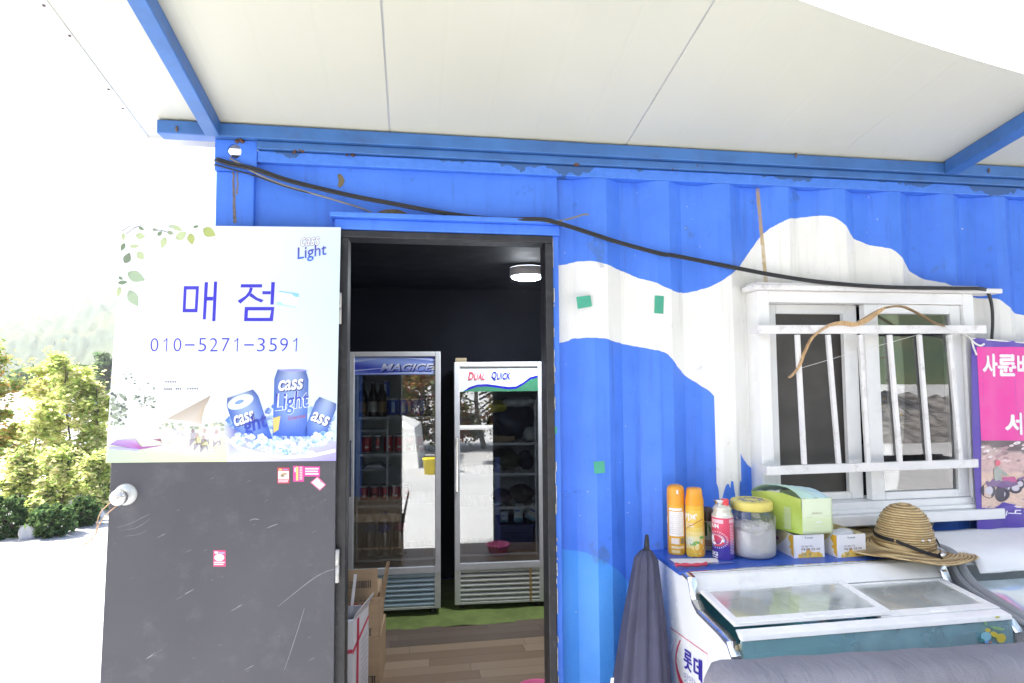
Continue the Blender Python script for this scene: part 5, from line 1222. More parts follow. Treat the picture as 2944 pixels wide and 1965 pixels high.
# ------------------------------------------------------------------ inside the shop: two glass door fridges
FZ = .161
M_fgrey = mat('pale_grey_fridge', (.60, .60, .62), .35, var=.05, dirt=(.32, .30, .28), dscale=10, damt=.2)
M_fcream = mat('cream_louvre', (.60, .60, .55), .3, var=.04, dirt=(.35, .3, .22), dscale=14, damt=.25)
M_fblue = mat('pale_blue_louvre', (.42, .54, .62), .35, var=.05)
M_fin = mat('fridge_liner', (.66, .69, .70), .5, var=.06)
M_shelf = mat('white_wire_shelf', (.66, .68, .70), .4)
M_fglass = glass_mat('fridge_glass', (.92, .95, .96), .15, .9, 0.004)
M_dark = mat('black_plastic', (.012, .012, .014), .5)
def fridge(name, loc, rz_, W, Hh, hdr, gz0, lz0, lz1, nl, mlou, label, handle_side):
    f = root(name, loc, label, 'fridge', 'glass door fridges in the shop', rz_)
    D = .60; t = .03
    b = B(); b.box((0, .03, .05), (t, D, Hh)); b.box((W-t, .03, .05), (W, D, Hh)); b.box((t, .03, Hh-.04), (W-t, D, Hh)); b.box((t, D-.03, .05), (W-t, D, Hh-.04)); b.box((t, .06, gz0-.06), (W-t, D-.03, gz0-.02)); b.build('cabinet', M_fgrey, f, True, bev=.004)
    b = B(); b.box((t, .06, gz0-.02), (t+.004, D-.034, Hh-.04)); b.box((W-t-.004, .06, gz0-.02), (W-t, D-.034, Hh-.04)); b.box((t+.004, D-.034, gz0-.02), (W-t-.004, D-.0305, Hh-.04)); b.build('liner', M_fin, f, True)
    # door: frame, header print, glass
    e = .036; gz1 = Hh-hdr
    b = B(); b.box((0, 0, gz0-.045), (e, .028, Hh)); b.box((W-e, 0, gz0-.045), (W, .028, Hh)); b.box((e, 0, Hh-e*.9), (W-e, .028, Hh)); b.box((e, 0, gz0-.045), (W-e, .028, gz0)); dr = b.build('fridge_door', M_fgrey, f, True, bev=.004)
    B().box((e, .010, gz0), (W-e, .015, gz1)).build('glass', M_fglass, dr, True)
    x = .012 if handle_side < 0 else W-.022
    b = B(); b.box((x, -.022, .78), (x+.012, -.016, 1.14)); b.box((x, -.016, .78), (x+.012, 0, .80)); b.box((x, -.016, 1.12), (x+.012, 0, 1.14)); b.build('handle', M_chr, dr, True, bev=.002)
    # louvre grille
    lw = .04
    b = B(); b.box((0, .002, lz0), (lw, .03, lz1)); b.box((W-lw, .002, lz0), (W, .03, lz1)); b.box((lw, .002, lz1-.014), (W-lw, .03, lz1)); b.box((lw, .002, lz0), (W-lw, .03, lz0+.016)); gr = b.build('grille_frame', M_fcream, f, True, bev=.003)
    B().box((lw, .040, lz0+.01), (W-lw, .044, lz1-.01)).build('grille_back', M_dark, f, True)
    hgt = (lz1-lz0-.034)/nl
    for k in range(nl):
        z = lz0+.018+k*hgt; b = B(); pr = [(.034, z+hgt*.98), (.010, z+hgt*.72), (.004, z+hgt*.38), (.008, z+hgt*.10), (.016, z+hgt*.04), (.022, z+hgt*.5)]
        b.prism([(lw, y, zz_) for y, zz_ in pr], (W-2*lw, 0, 0)); b.build('louvre_slat', mlou, gr, True)
    for x in (.05, W-.05):
        for y in (.06, D-.06): b = B(); b.lathe([(.0, .0), (.018, .0), (.020, .006), (.020, .03), (.012, .036), (.012, .05)], 12, (x, y, .0)); b.build('foot', M_dark, f, True)
    return f, dr
FW = .595
LFp = P(1003, 1012, 1.66); RFp = P(1306, 1042, 1.70)
LH = LFp.z-FZ; RH = RFp.z-FZ
fa, da = fridge('glass_door_fridge', (LFp.x, 1.665, FZ), R(-2.6), FW, LH, .152, .315, .045, .29, 7, M_fblue, 'taller fridge with a blue printed header, nearer the open door', -1)
fb, db = fridge('glass_door_fridge', (RFp.x, 1.70, FZ), R(-3.6), FW+.012, RH, .20, .305, .035, .285, 7, M_fcream, 'shorter fridge with a white and green header, nearer the blue wall', -1)
B().box((-.009, -.004, .82), (-.002, .02, 1.12)).build('side_handle', M_dark, da, True, bev=.002)
# headers
M_head = print_mat('printed_header', .25)
W = FW; e = .036
hz1, hz0 = LH-.034, LH-.152
hf = lambda u, v, l=0.0: V((e+(W-2*e)*u, .008-l, hz1+(hz0-hz1)*v))
b = B(); b.box((e, .009, hz0), (W-e, .016, hz1), (.13, .20, .62))
for k in range(12):
    for j in range(6):
        def hcol(u, v): s = .5+.5*math.sin(3.5*u-5*v+1.2); return (.04+.22*s, .06+.30*s, .48+.28*s)
        q = [(k/12, j/6), ((k+1)/12, j/6), ((k+1)/12, (j+1)/6), (k/12, (j+1)/6)]; b.face([hf(u, v, .0006) for u, v in q], [hcol(u, v) for u, v in q])
for (u0, v0, u1, v1, u2, v2) in ((0, .15, .5, .0, .0, .30), (.0, .72, .55, .55, .0, .80), (.0, .95, 1.0, .80, 1.0, .98), (.45, .0, 1.0, .25, 1.0, .12)): poly(b, hf, [(u0, v0), (u1, v1), (u2, v2)], (.40, .48, .80), .0012)
put_text(b, 'MAGICE', hf, (.345, .42, .975, .86), (.01, .015, .10), .0018, .05, .045); put_text(b, 'MAGICE', hf, (.335, .38, .965, .82), ((.06, .12, .62), (.78, .79, .84)), .0024, .03, .045)
poly(b, hf, [(.93, .55), (1.0, .5), (1.0, .75), (.95, .74)], (.74, .76, .82), .0015)
b.build('header', M_head, da, True)
W = FW+.012; hz1b, hz0b = RH-.052, RH-.20
hg = lambda u, v, l=0.0: V((e+(W-2*e)*u, .008-l, hz1b+(hz0b-hz1b)*v))
b = B(); b.box((e, .009, hz0b), (W-e, .016, RH-.034), (.68, .73, .76))
wave = [(.04, 1.0), (.12, .80), (.22, .68), (.35, .66), (.50, .74), (.62, .80), (.72, .78), (.82, .58), (.90, .36), (1.0, .27)]
for (u0, v0), (u1, v1) in zip(wave, wave[1:]):
    poly(b, hg, [(u0, v0), (u1, v1), (u1, min(1, v1+.11)), (u0, min(1, v0+.11))], (.02, .015, .36), .0012); poly(b, hg, [(u0, min(1, v0+.105)), (u1, min(1, v1+.105)), (u1, 1), (u0, 1)], (.05, .22, .12), .0010)
put_text(b, 'D', hg, (.115, .10, .18, .47), (.60, .08, .12), .0016, .03, .015); put_text(b, 'UAL', hg, (.185, .16, .325, .47), (.60, .08, .12), .0016, .03, .015)
put_text(b, 'Q', hg, (.405, .08, .47, .50), (.03, .03, .35), .0016, .03, .015); put_text(b, 'UICK', hg, (.475, .14, .65, .46), (.03, .03, .35), .0016, .03, .015)
b.build('header', M_head, db, True)
b = B(); b.box((.50, .0015, .04), (.515, .0018, .285)); b.build('rust_streak', mat('rust_run_pale', (.42, .26, .10), .7, var=.3, scale=60), fb, True)
# shelves and goods
def shelves(f, zs, W):
    for z in zs:
        b = B(); b.box((.036, .075, z-.008), (W-.036, .083, z+.008)); b.box((.036, .50, z-.005), (W-.036, .506, z+.005))
        for k in range(16): x = .05+k*(W-.10)/15; b.box((x-.0018, .083, z-.002), (x+.0018, .50, z+.002))
        b.build('shelf', M_shelf, f, True)
    for x in (.040, W-.052):
        b = B(); b.box((x, .085, .34), (x+.012, .10, zs[0]+.3)); b.build('shelf_rail', M_shelf, f, True)
zA = [1.24, .985, .59, .36]; zB = [1.17, .955, .70, .33]
zA = [P(1100, y, 1.74).z-FZ for y in (1202, 1308, 1455)]+[.345]; zB = [P(1480, y, 1.78).z-FZ for y in (1275, 1362, 1457)]+[.335]
shelves(fa, zA, FW); shelves(fb, zB, FW+.012)
def inF(f, x, y, z): return WM[f.name] @ V((x, y, z))
def can_at(f, x, y, z, body, stripe, label, group, h=.122, r=.033):
    p = inF(f, x, y, z+.0085)
    t = root('drink_can', p, label, 'can', group)
    B().lathe([(r*.82, 0), (r, .008), (r, h-.014), (r*.84, h-.002)], 18, p, cols=[(.6, .6, .62), body, (.6, .6, .62)]).build('can_body', M_can, t)
    B().lathe([(r*.84, h-.003), (r*.80, h), (r*.76, h-.004), (0, h-.004)], 16, p).build('can_lid', M_chr, t)
    b = B(); fn = wrap_fn(p, r, p.z, h); a = .38
    if stripe:
        wrap_patch(b, fn, .40, .20, .62, .80, stripe, .0006, 3); wrap_patch(b, fn, .40, .62, .62, .72, (.75, .75, .70), .001, 3); b.build('can_print', M_can, t)
    return t
ordinal = ('leftmost', 'second from the left', 'third from the left', 'fourth from the left', 'fifth from the left', 'rightmost')
BLU, NVY = (.03, .08, .55), (.02, .03, .18)
g1 = 'blue drink cans on the upper shelf of the taller fridge'; rg = random.Random(21)
for k, x in enumerate((.275, .345, .425)): can_at(fa, x, .13, zA[0], BLU, (.35, .55, .85), 'blue drink can on the upper shelf of the taller fridge, %s in front' % ('leftmost', 'middle one', 'rightmost')[k], g1)
for k, x in enumerate((.31, .385, .46)): can_at(fa, x, .21, zA[0], BLU, (.35, .55, .85), 'blue drink can behind the front row on the upper shelf, %s of three' % ('leftmost', 'middle one', 'rightmost')[k], g1)
can_at(fa, .215, .16, zA[0]+.122, BLU, (.55, .65, .85), 'single blue drink can raised above the dark bottles in the taller fridge', g1)
can_at(fa, .215, .16, zA[0], NVY, None, 'dark can under the raised blue can in the taller fridge', g1)
g2 = 'red drink cans on the middle shelf of the taller fridge'
for k, x in enumerate((.10, .172, .244, .316, .388, .46)): can_at(fa, x, .14, zA[1], (.40, .02, .03) if k not in (1,) else (.10, .10, .11), (.70, .06, .07), 'red drink can on the middle fridge shelf, %s in its row' % ordinal[k] if k != 1 else 'black drink can among the red ones on the middle shelf', g2)
g3 = 'red drink cans on the lower shelf of the taller fridge'
for k, x in enumerate((.085, .155, .225, .295, .365)): can_at(fa, x, .13, zA[2]+.02, (.36, .02, .04), (.78, .10, .10) if k % 2 == 0 else (.5, .05, .05), 'red drink can on the lower fridge shelf, %s in its row' % ordinal[k if k < 4 else 5], g3, .105)
def bottle(f, x, y, z, lab, capc, label, tint, h=.30, r=.045):
    p = inF(f, x, y, z+.0085); t = root('water_bottle', p, label, 'bottle', 'large bottles at the bottom of the taller fridge')
    pr = [(r*.9, 0), (r, .01)]
    for k in range(9): pr += [(r, .02+k*.016), (r*.95, .028+k*.016)]
    pr += [(r, .17), (r, .215), (r*.85, .245), (r*.45, .275), (r*.32, .282), (r*.32, h-.018)]
    B().lathe(pr, 18, p).build('bottle_wall', glass_mat('bottle_'+label.split()[0], tint, .06, .8, .05, .12), t)
    B().lathe([(r*1.01, .168), (r*1.01, .218)], 18, p, c=lab).build('bottle_label', M_can, t); B().lathe([(r*.37, h-.02), (r*.37, h), (0, h)], 12, p, c=capc).build('cap', M_can, t)
bottle(fa, .12, .16, zA[3], (.10, .16, .28), (.2, .2, .25), 'clear water bottle with a dull blue label, leftmost of the large bottles', (.62, .68, .72)); bottle(fa, .225, .13, zA[3], (.03, .08, .38), (.05, .15, .45), 'milky water bottle with a bright blue label, middle large bottle', (.80, .84, .84)); bottle(fa, .325, .15, zA[3], (.30, .05, .16), (.35, .35, .38), 'ribbed water bottle with a maroon label, rightmost of the large bottles', (.60, .64, .64))
def dark_bottle(x, y, label, c):
    p = inF(fa, x, y, zA[0]+.0085); t = root('dark_bottle', p, label, 'bottle', 'brown bottles on the upper shelf of the taller fridge')
    B().lathe([(.03, 0), (.032, .01), (.032, .13), (.026, .155), (.013, .185), (.013, .225)], 16, p).build('bottle_wall', mat('brown_glass', (.045, .022, .010), .15), t); B().lathe([(.0325, .03), (.0325, .10)], 16, p, c=c).build('bottle_label', M_can, t); B().lathe([(.0145, .22), (.0145, .235), (0, .235)], 12, p).build('cap', M_chr, t)
for x, c_, d in ((.075, (.22, .12, .03), 'leftmost'), (.145, (.45, .44, .42), 'middle'), (.205, (.20, .12, .04), 'rightmost')): dark_bottle(x, .12 if x < .2 else .09, 'dark brown bottle on the upper shelf of the taller fridge, %s of three' % d, c_)
# small rack and folded papers in the taller fridge
b = B()
for x in (.05, .235):
    b.box((x, .10, zA[2]+.03), (x+.012, .112, zA[0]-.02))
zr = (zA[0]+zA[1])/2+.03; b.box((.05, .10, zr), (.235, .30, zr+.010)); zr2 = zA[1]-.105; b.box((.05, .10, zr2), (.25, .32, zr2+.010))
q = [inF(fa, *v) for v in b.v]; b.v = q; b.build('wire_rack', M_shelf, label='small white rack standing inside the taller fridge', cat='rack')
b = B(); rg = random.Random(5)
for k in range(4): b.box((.09+k*.006, .12, zr2+.011+k*.006), (.22-k*.008, .27, zr2+.016+k*.006))
b.v = [inF(fa, *v) for v in b.v]; b.build('folded_napkin', mat('napkin', (.62, .66, .72), .9), label='folded white napkins on the small rack in the taller fridge', cat='napkin')
# goods in the shorter fridge
def lump(f, x, y, z, sx, sy, sz, c, name, label, cat_, rough=.5, seed=0):
    b = B(); rg = random.Random(seed); ph = [rg.uniform(0, 6.3) for _ in range(5)]; p = inF(f, x, y, z+.0085)
    pr = [(math.sin(math.pi*k/12), -math.cos(math.pi*k/12)) for k in range(13)]
    b.lathe([(r_, z_) for r_, z_ in pr], 22, (0, 0, 0), None, wob=lambda r_, z_, a: (r_*(1+.16*math.sin(3*a+ph[0]+z_*2)+.09*math.sin(7*a+ph[1]+z_*5)), z_+.10*math.sin(4*a+ph[2])*r_))
    zm = min(v.z for v in b.v); b.v = [V((v.x*sx/2, v.y*sy/2, (v.z-zm)*sz/2)) for v in b.v]; b.v = [v+p for v in b.v]
    return b.build(name, mat('bag_'+name+str(seed), c, rough, var=.25, scale=25, bmp=.5, bscale=60), label=label, cat=cat_)
lump(fb, .40, .26, zB[0], .34, .3, .30, (.02, .025, .05), 'dark_bag', 'large dark blue bag on the upper shelf of the shorter fridge', 'bag', .45, 1)
lump(fb, .30, .16, zB[0]+.20, .17, .14, .09, (.50, .46, .02), 'yellow_bag', 'yellow plastic bag on top of the dark bag', 'bag', .4, 2)
lump(fb, .445, .15, zB[0]+.24, .24, .13, .07, (.52, .56, .60), 'white_bag', 'crumpled white plastic bag on top of the dark bag', 'bag', .4, 3)
lump(fb, .53, .15, zB[0], .10, .12, .10, (.56, .58, .58), 'white_bundle', 'small white bundle at the end of the upper shelf of the shorter fridge', 'bag', .5, 4)
b = B().box((.25, .11, zB[0]+.0085), (.42, .2, zB[0]+.05)); b.v = [inF(fb, *v) for v in b.v]; b.build('cardboard_tray', mat('kraft', (.36, .25, .15), .8), label='low brown cardboard tray on the upper shelf of the shorter fridge', cat='tray', bev=.002)
lump(fb, .36, .24, zB[1], .22, .3, .15, (.07, .08, .03), 'olive_bag', 'dull olive bag on the second shelf of the shorter fridge', 'bag', .6, 5); lump(fb, .51, .22, zB[1], .10, .2, .14, (.03, .03, .05), 'dark_bag', 'black bag at the end of the second shelf of the shorter fridge', 'bag', .5, 6); lump(fb, .29, .15, zB[1], .08, .1, .07, (.30, .33, .36), 'grey_bag', 'grey bag at the front of the second shelf of the shorter fridge', 'bag', .5, 7)
lump(fb, .33, .2, zB[2], .15, .2, .10, (.16, .12, .14), 'dark_red_bag', 'mauve wrapped pack on the third shelf of the shorter fridge', 'bag', .5, 8); lump(fb, .47, .2, zB[2], .16, .2, .13, (.09, .07, .06), 'brown_bag', 'brown bag on the third shelf of the shorter fridge', 'bag', .5, 9); lump(fb, .29, .12, zB[2], .08, .08, .035, (.45, .55, .62), 'blue_pack', 'small pale blue pack on the third shelf of the shorter fridge', 'pack', .5, 10)
# crate and bucket at the bottom of the shorter fridge
def crate():
    x0, x1, y0, y1, z0, h = .30, .545, .13, .45, zB[3]+.0085, .175; b = B(); t = .006
    b.box((x0, y0, z0), (x1, y1, z0+t)); b.box((x0, y0, z0+t), (x1, y0+t, z0+h)); b.box((x0, y1-t, z0+t), (x1, y1, z0+h)); b.box((x0, y0+t, z0+t), (x0+t, y1-t, z0+h)); b.box((x1-t, y0+t, z0+t), (x1, y1-t, z0+h)); b.box((x0-.006, y0-.006, z0+h-.02), (x1+.006, y0-.0001, z0+h))
    for k in range(3): b.box((x0+.02, y0-.004, z0+.04+k*.035), (x1-.02, y0-.0001, z0+.05+k*.035))
    b.v = [inF(fb, *v) for v in b.v]; b.build('plastic_crate', mat('navy_plastic', (.02, .03, .16), .4), label='dark blue plastic crate at the bottom of the shorter fridge', cat='crate', bev=.002)
crate()
for x0, x1, z0, h, c_, rt_, lb in ((.42, .48, zB[3]+.185, .13, (.50, .62, .70), 0, 'upright white and blue milk carton in the dark blue crate'), (.49, .565, zB[3]+.20, .11, (.60, .60, .60), .5, 'tilted white carton in the dark blue crate'), (.325, .375, zB[3]+.185, .075, (.45, .55, .70), 0, 'small pale blue carton in the dark blue crate')):
    b = B(); b.box((x0, .2, z0), (x1, .26, z0+h), c_); b.box((x0+.006, .1985, z0+h*.55), (x1-.02, .1995, z0+h*.65), (.06, .15, .45)); b.box((x0+.004, .1985, z0+.004), (x1-.004, .1995, z0+h*.2), (.15, .40, .62))
    cx, cz = (x0+x1)/2, z0; b.v = [V((cx+(v.x-cx)*math.cos(rt_)+(v.z-cz)*math.sin(rt_), v.y, cz-(v.x-cx)*math.sin(rt_)+(v.z-cz)*math.cos(rt_))) for v in b.v]; b.v = [inF(fb, *v) for v in b.v]
    b.build('milk_carton', M_can, label=lb, cat='carton')
p = inF(fb, .01, .06, RH+.0005); b = B(); b.box((0, 0, 0), (.075, .05, .030), (.22, .17, .10)); b.box((-.001, -.001, .010), (.076, .0, .014), (.12, .10, .06)); b.v = [v+p for v in b.v]; b.build('small_box', M_print, label='little brown box on top of the shorter fridge', cat='box')

# ------------------------------------------------------------------ ceiling lamp (lit)
lp = V((1.50, 1.72, 2.4695))
v_ = ray(1516, 787); lp = CAM+v_*((2.365-CAM.z)/v_.z); lp.z = 2.3995
lamp = root('ceiling_lamp', (lp.x, lp.y, 2.32), 'round white ceiling lamp glowing inside the dark shop', 'lamp')
rl = .112
B().lathe([(rl*.98, 0), (rl, -.004), (rl, -.050), (rl*.96, -.056), (rl*.88, -.056)], 40, lp).build('lamp_rim', mat('white_lamp_rim', (.70, .68, .72), .4), lamp)
m = bpy.data.materials.new('lit_diffuser'); m.use_nodes = True; nt = m.node_tree; pb = nt.nodes['Principled BSDF']; pb.inputs['Base Color'].default_value = (.8, .8, .8, 1); pb.inputs['Emission Color'].default_value = (.86, .93, 1, 1); pb.inputs['Emission Strength'].default_value = 80
B().lathe([(rl*.90, -.056), (rl*.86, -.064), (rl*.6, -.074), (rl*.3, -.078), (0, -.079)], 40, lp).build('diffuser', m, lamp)

# ------------------------------------------------------------------ boxes by the shop door
M_kraft = mat('kraft_board', (.42, .29, .175), .75, var=.06, scale=5, stretch=(1, 1, 8))
def boxfn(o, ux, w_, h): return lambda u, v, l=0.0: V(o)+ux*(u*w_)+V((0, 0, h*(1-v)))-V((-ux.y, ux.x, 0))*l
def kraft(name, x0, x1, y0, dep, z0, h, rzb, label, prints, flaps=False):
    t = root(name, ((x0+x1)/2, y0+dep/2, z0), label, 'box', 'cardboard boxes stacked inside the door')
    ux = V((math.cos(rzb), math.sin(rzb), 0)); uy = V((-ux.y, ux.x, 0)); o = V((x1, y0, z0))-ux*(x1-x0); wd = x1-x0
    A = lambda u, v, z: o+ux*u+uy*v+V((0, 0, z))
    b = B(); b.mesh([A(u, v, z) for z in (0, h) for u, v in ((0, 0), (wd, 0), (wd, dep), (0, dep))], ((0,3,2,1),(4,5,6,7),(0,1,5,4),(1,2,6,5),(2,3,7,6),(3,0,4,7))); body = b.build('carton_body', M_kraft, t, bev=.002)
    f = boxfn(o, ux, wd, h); b = B(); prints(b, f); b.build('box_print', M_print, t)
    return t, A, wd
def barcode(b, f, u0, v0, u1, v1, seed=1):
    rg = random.Random(seed); poly(b, f, [(u0, v0), (u1, v0), (u1, v0+.012), (u0, v0+.012)], (.04, .03, .03), .0008); poly(b, f, [(u0, v1-.012), (u1, v1-.012), (u1, v1), (u0, v1)], (.04, .03, .03), .0008); u = u0
    while u < u1-.01: w_ = rg.choice((.006, .010, .016)); poly(b, f, [(u, v0), (min(u1, u+w_), v0), (min(u1, u+w_), v1), (u, v1)], (.05, .035, .03), .0010); u += w_+rg.choice((.008, .012, .016))
by0 = .72
def xb(px, py=1800): return P(px, py, by0).x
zt1 = P(1100, 1830, by0).z; zm = P(1085, 1635, by0).z
x1 = xb(1092, 1900)
def pr1(b, f): barcode(b, f, .60, .72, .96, .86, 3); put_text(b, 'SUN', f, (.62, .18, .82, .30), (.50, .04, .04), .001, .04, .01); poly(b, f, [(.60, .45), (.76, .45), (.76, .52), (.60, .52)], (.05, .04, .04), .001); poly(b, f, [(.62, .465), (.74, .465), (.74, .505), (.62, .505)], (.35, .25, .15), .0013)
kraft('cardboard_box', x1-.42, x1, by0, .30, FZ+.004, zt1-FZ-.006, R(-3), 'brown cardboard box at the bottom of the stack inside the door', pr1)
x2 = xb(1090, 1700)
def pr2(b, f): barcode(b, f, .56, .22, .88, .36, 4) if False else None; put_text(b, 'SUN', f, (.58, .14, .80, .30), (.50, .04, .04), .001, .04, .01); poly(b, f, [(.58, .33), (.80, .32), (.80, .335), (.58, .345)], (.50, .04, .04), .001); put_text(b, 'ADDRESS', f, (.60, .05, .92, .105), (.08, .06, .05), .001); barcode(b, f, .66, .78, .92, .95, 6); poly(b, f, ell(.33, .35, .10, .20, 20), (.45, .02, .04), .001)
zs2 = P(1085, 1715, by0).z
t2, A2, wd2 = kraft('cardboard_box', x2-.40, x2, by0, .28, zt1-.001, zs2-zt1, R(0), 'open brown cardboard box with red print on top of the stack', pr2)
b = B(); b.mesh([A2(u, v, z) for z in (zs2-zt1+.001, zm-zt1) for u, v in ((0, .004), (wd2-.008, .004), (wd2-.008, .008), (0, .008))], ((0,3,2,1),(4,5,6,7),(0,1,5,4),(1,2,6,5),(2,3,7,6),(3,0,4,7))); b.build('raised_flap', M_kraft, t2)
f = lambda u, v, l=0.0: A2(u*(wd2-.008), .004-l, (zs2-zt1)+(zm-zs2)*(1-v))
b = B(); barcode(b, f, .60, .42, .92, .66, 8); put_text(b, '선', f, (.30, .28, .40, .45), (.50, .03, .04), .001, .03); put_text(b, '신', f, (.30, .5, .40, .66), (.50, .03, .04), .001, .03); b.build('box_print', M_print, t2)
e0 = A2(wd2, .006, 0); fl0 = P(1112, 1615, by0-.02)
b = B(); b.prism([e0+V((.001, 0, 0)), e0+V((.001, 0, zs2-zt1)), fl0+V((.0, 0, .0)), fl0+V((.012, .04, -.01)), e0+V((.02, .15, zs2-zt1-.02)), e0+V((.006, .2, 0))], (.003, 0, 0)); b.build('side_flap', M_kraft, t2)
# white carton with red ribbon print in front of the stack
wy = .44
M_wcart = mat('white_carton', (.62, .60, .62), .7, var=.04)
wx1 = P(1014, 1850, wy).x; wz = P(1040, 1785, wy).z
tw = root('cardboard_box', (wx1-.15, wy+.1, FZ), 'white carton with red ribbon print standing in front of the brown boxes', 'box', 'cardboard boxes stacked inside the door')
b = B(); hh = wz-FZ-.006; z0 = FZ+.005; c0 = V((wx1, wy, 0)); c1 = V((wx1+.055, wy+.20, 0)); c2 = V((wx1-.30, wy, 0)); c3 = V((wx1-.245, wy+.2, 0)); t = .004
def wall_(p, q, nrm): b.prism([p+V((0, 0, z0)), q+V((0, 0, z0)), q+V((0, 0, z0+hh)), p+V((0, 0, z0+hh))], nrm*t)
wall_(c2, c0, V((0, 1, 0))); wall_(c0+V((.001, t, 0)), c1, V((-1, .2, 0)).normalized()); wall_(c3, c1-V((.006, 0, 0)), V((0, -1, 0))); wall_(c2+V((0, t, 0)), c3, V((1, 0, 0)))
b.prism([c2+V((0, 0, z0)), c0+V((0, 0, z0)), c1+V((0, 0, z0)), c3+V((0, 0, z0))], (0, 0, .004)); b.build('carton_body', M_wcart, tw)
b = B(); b.box((wx1-.28, wy+.006, z0+hh-.06), (wx1-.01, wy+.18, z0+hh-.055)); b.build('inner_paper', mat('paper_bluish', (.66, .68, .74), .8), tw)
b = B(); b.prism([c1+V((0, 0, z0+hh)), c0+V((0, 0, z0+hh)), c0+V((.018, .02, z0+hh+.03)), c1+V((.025, 0, z0+hh+.055))], (-.004, 0, 0)); b.build('side_flap', M_wcart, tw)
f = lambda u, v, l=0.0: V((wx1-.30*(1-u), wy-l, z0+hh*(1-v)))
g_ = lambda u, v, l=0.0: c0.lerp(c1, u)+V((.97, -.25, 0))*l+V((0, 0, z0+hh*(1-v)))
b = B(); poly(b, f, [(.80, .285), (1, .27), (1, .31), (.80, .325)], (.55, .03, .08), .001); poly(b, f, [(.62, .12), (.76, .15), (.76, .50), (.62, .62)], (.62, .45, .46), .001); poly(b, f, [(.60, .56), (.76, .48), (.76, .50), (.60, .60)], (.12, .11, .11), .0012); put_text(b, '30X', f, (.66, .54, .84, .62), (.15, .14, .14), .001); put_text(b, '홍시', f, (.64, .64, .86, .72), (.15, .14, .14), .001)
poly(b, g_, [(0, .28), (1, .10), (1, .14), (0, .33)], (.55, .03, .08), .0012); poly(b, g_, [(.25, .02), (.38, .02), (.34, .98), (.2, .98)], (.55, .03, .08), .0012)
for k in range(9): poly(b, g_, [(.5, .3+k*.06), (.9, .27+k*.06), (.9, .285+k*.06), (.5, .315+k*.06)], (.42, .40, .44), .0012)
b.build('box_print', M_print, tw)
p = P(1010, 1760, .52); q = P(1022, 1652, .50); B().bar(p, q, .014, .003, (0, 1, 0)).build('white_stick', mat('white_stick', (.66, .64, .66), .6), label='white strip standing up in the white carton', cat='strip')
# blue board leaning inside the doorway and a pink stool at the sill
pb0, pb1 = P(1565, 1598, .10), P(1583, 1598, .10)
B().box((pb0.x+.012, .10, FZ+.006), (pb1.x+.03, .16, pb0.z)).build('blue_board', mat('blue_board', (.05, .075, .30), .5, var=.12), label='narrow blue board leaning inside the doorway', cat='board', bev=.003)
cc_ = V((1.325, .43, FZ+.006))
B().lathe([(0, 0), (.080, 0), (.100, .072), (.108, .074), (.108, .080), (.096, .080), (.078, .006), (0, .006)], 36, cc_).build('pink_basin', mat('bright_pink_plastic', (.80, .13, .30), .4, var=.05), label='pink plastic basin on the floor just inside the doorway', cat='basin')

# ------------------------------------------------------------------ white awning cloth under the roof edge
cur = [(2180,-60),(2293,0),(2410,38),(2520,80),(2624,116),(2700,140),(2770,163),(2850,185),(2944,212),(3100,250),(3300,290)]
zt_ = 2.30
qf = np.polyfit([c[0]-2600 for c in cur[1:9]], [c[1] for c in cur[1:9]], 2)
pts = [PZ(x, float(np.polyval(qf, x-2600)), zt_) for x in range(2150, 3300, 60)]
awn = root('shade_awning', (3.0, -3.4, 0), 'white shade cloth stretched out in front of the canopy edge', 'awning')
b = B(); pl_ = spline(pts, 3); n2 = 16
for i in range(len(pl_)-1):
    for j in range(n2):
        def q(i, j):
            t = j/n2; p = pl_[i]; return V((p.x+t*.9, p.y-t*2.2, zt_-.05*math.sin(math.pi*t)+t*.45))
        b.face([q(i, j), q(i, j+1), q(i+1, j+1), q(i+1, j)], None, True)
q0, q1 = q(0, n2), q(len(pl_)-1, n2)
m, nt, pb, vec = base_mat('white_awning_cloth')
out = nt.nodes['Material Output']; df = nt.nodes.new('ShaderNodeBsdfDiffuse'); tr = nt.nodes.new('ShaderNodeBsdfTranslucent'); mxs = nt.nodes.new('ShaderNodeMixShader')
n_ = noise(nt, vec, 8, 3); cl_ = mix(nt, n_.step(.3, .7), (.84, .84, .83), (.88, .88, .88)); nt.links.new(cl_, df.inputs[0]); nt.links.new(cl_, tr.inputs[0]); mxs.inputs[0].default_value = .5
nt.links.new(df.outputs[0], mxs.inputs[1]); nt.links.new(tr.outputs[0], mxs.inputs[2]); nt.links.new(mxs.outputs[0], out.inputs[0])
b.build('awning_cloth', m, awn)
for q in (q0, q1): B().tube([(q.x, q.y, 0), (q.x, q.y, q.z)], .02, 10).build('pole', M_chr, awn)

# ------------------------------------------------------------------ trees, shrubs and stones beside and across from the shop
def leaf_mat(name='leaf'):
    if name in MATS: return MATS[name]
    m = bpy.data.materials.new(name); m.use_nodes = True; nt = m.node_tree; nt.nodes.clear(); MATS[name] = m
    o = nt.nodes.new('ShaderNodeOutputMaterial'); a = nt.nodes.new('ShaderNodeVertexColor'); a.layer_name = 'Col'
    d = nt.nodes.new('ShaderNodeBsdfDiffuse'); t = nt.nodes.new('ShaderNodeBsdfTranslucent'); x = nt.nodes.new('ShaderNodeMixShader'); x.inputs[0].default_value = .55
    nt.links.new(a.outputs[0], d.inputs[0]); nt.links.new(a.outputs[0], t.inputs[0]); nt.links.new(d.outputs[0], x.inputs[1]); nt.links.new(t.outputs[0], x.inputs[2]); nt.links.new(x.outputs[0], o.inputs[0]); return m
M_bark = mat('bark', (.10, .075, .055), .9, var=.3, scale=12, bmp=.6, bscale=30)
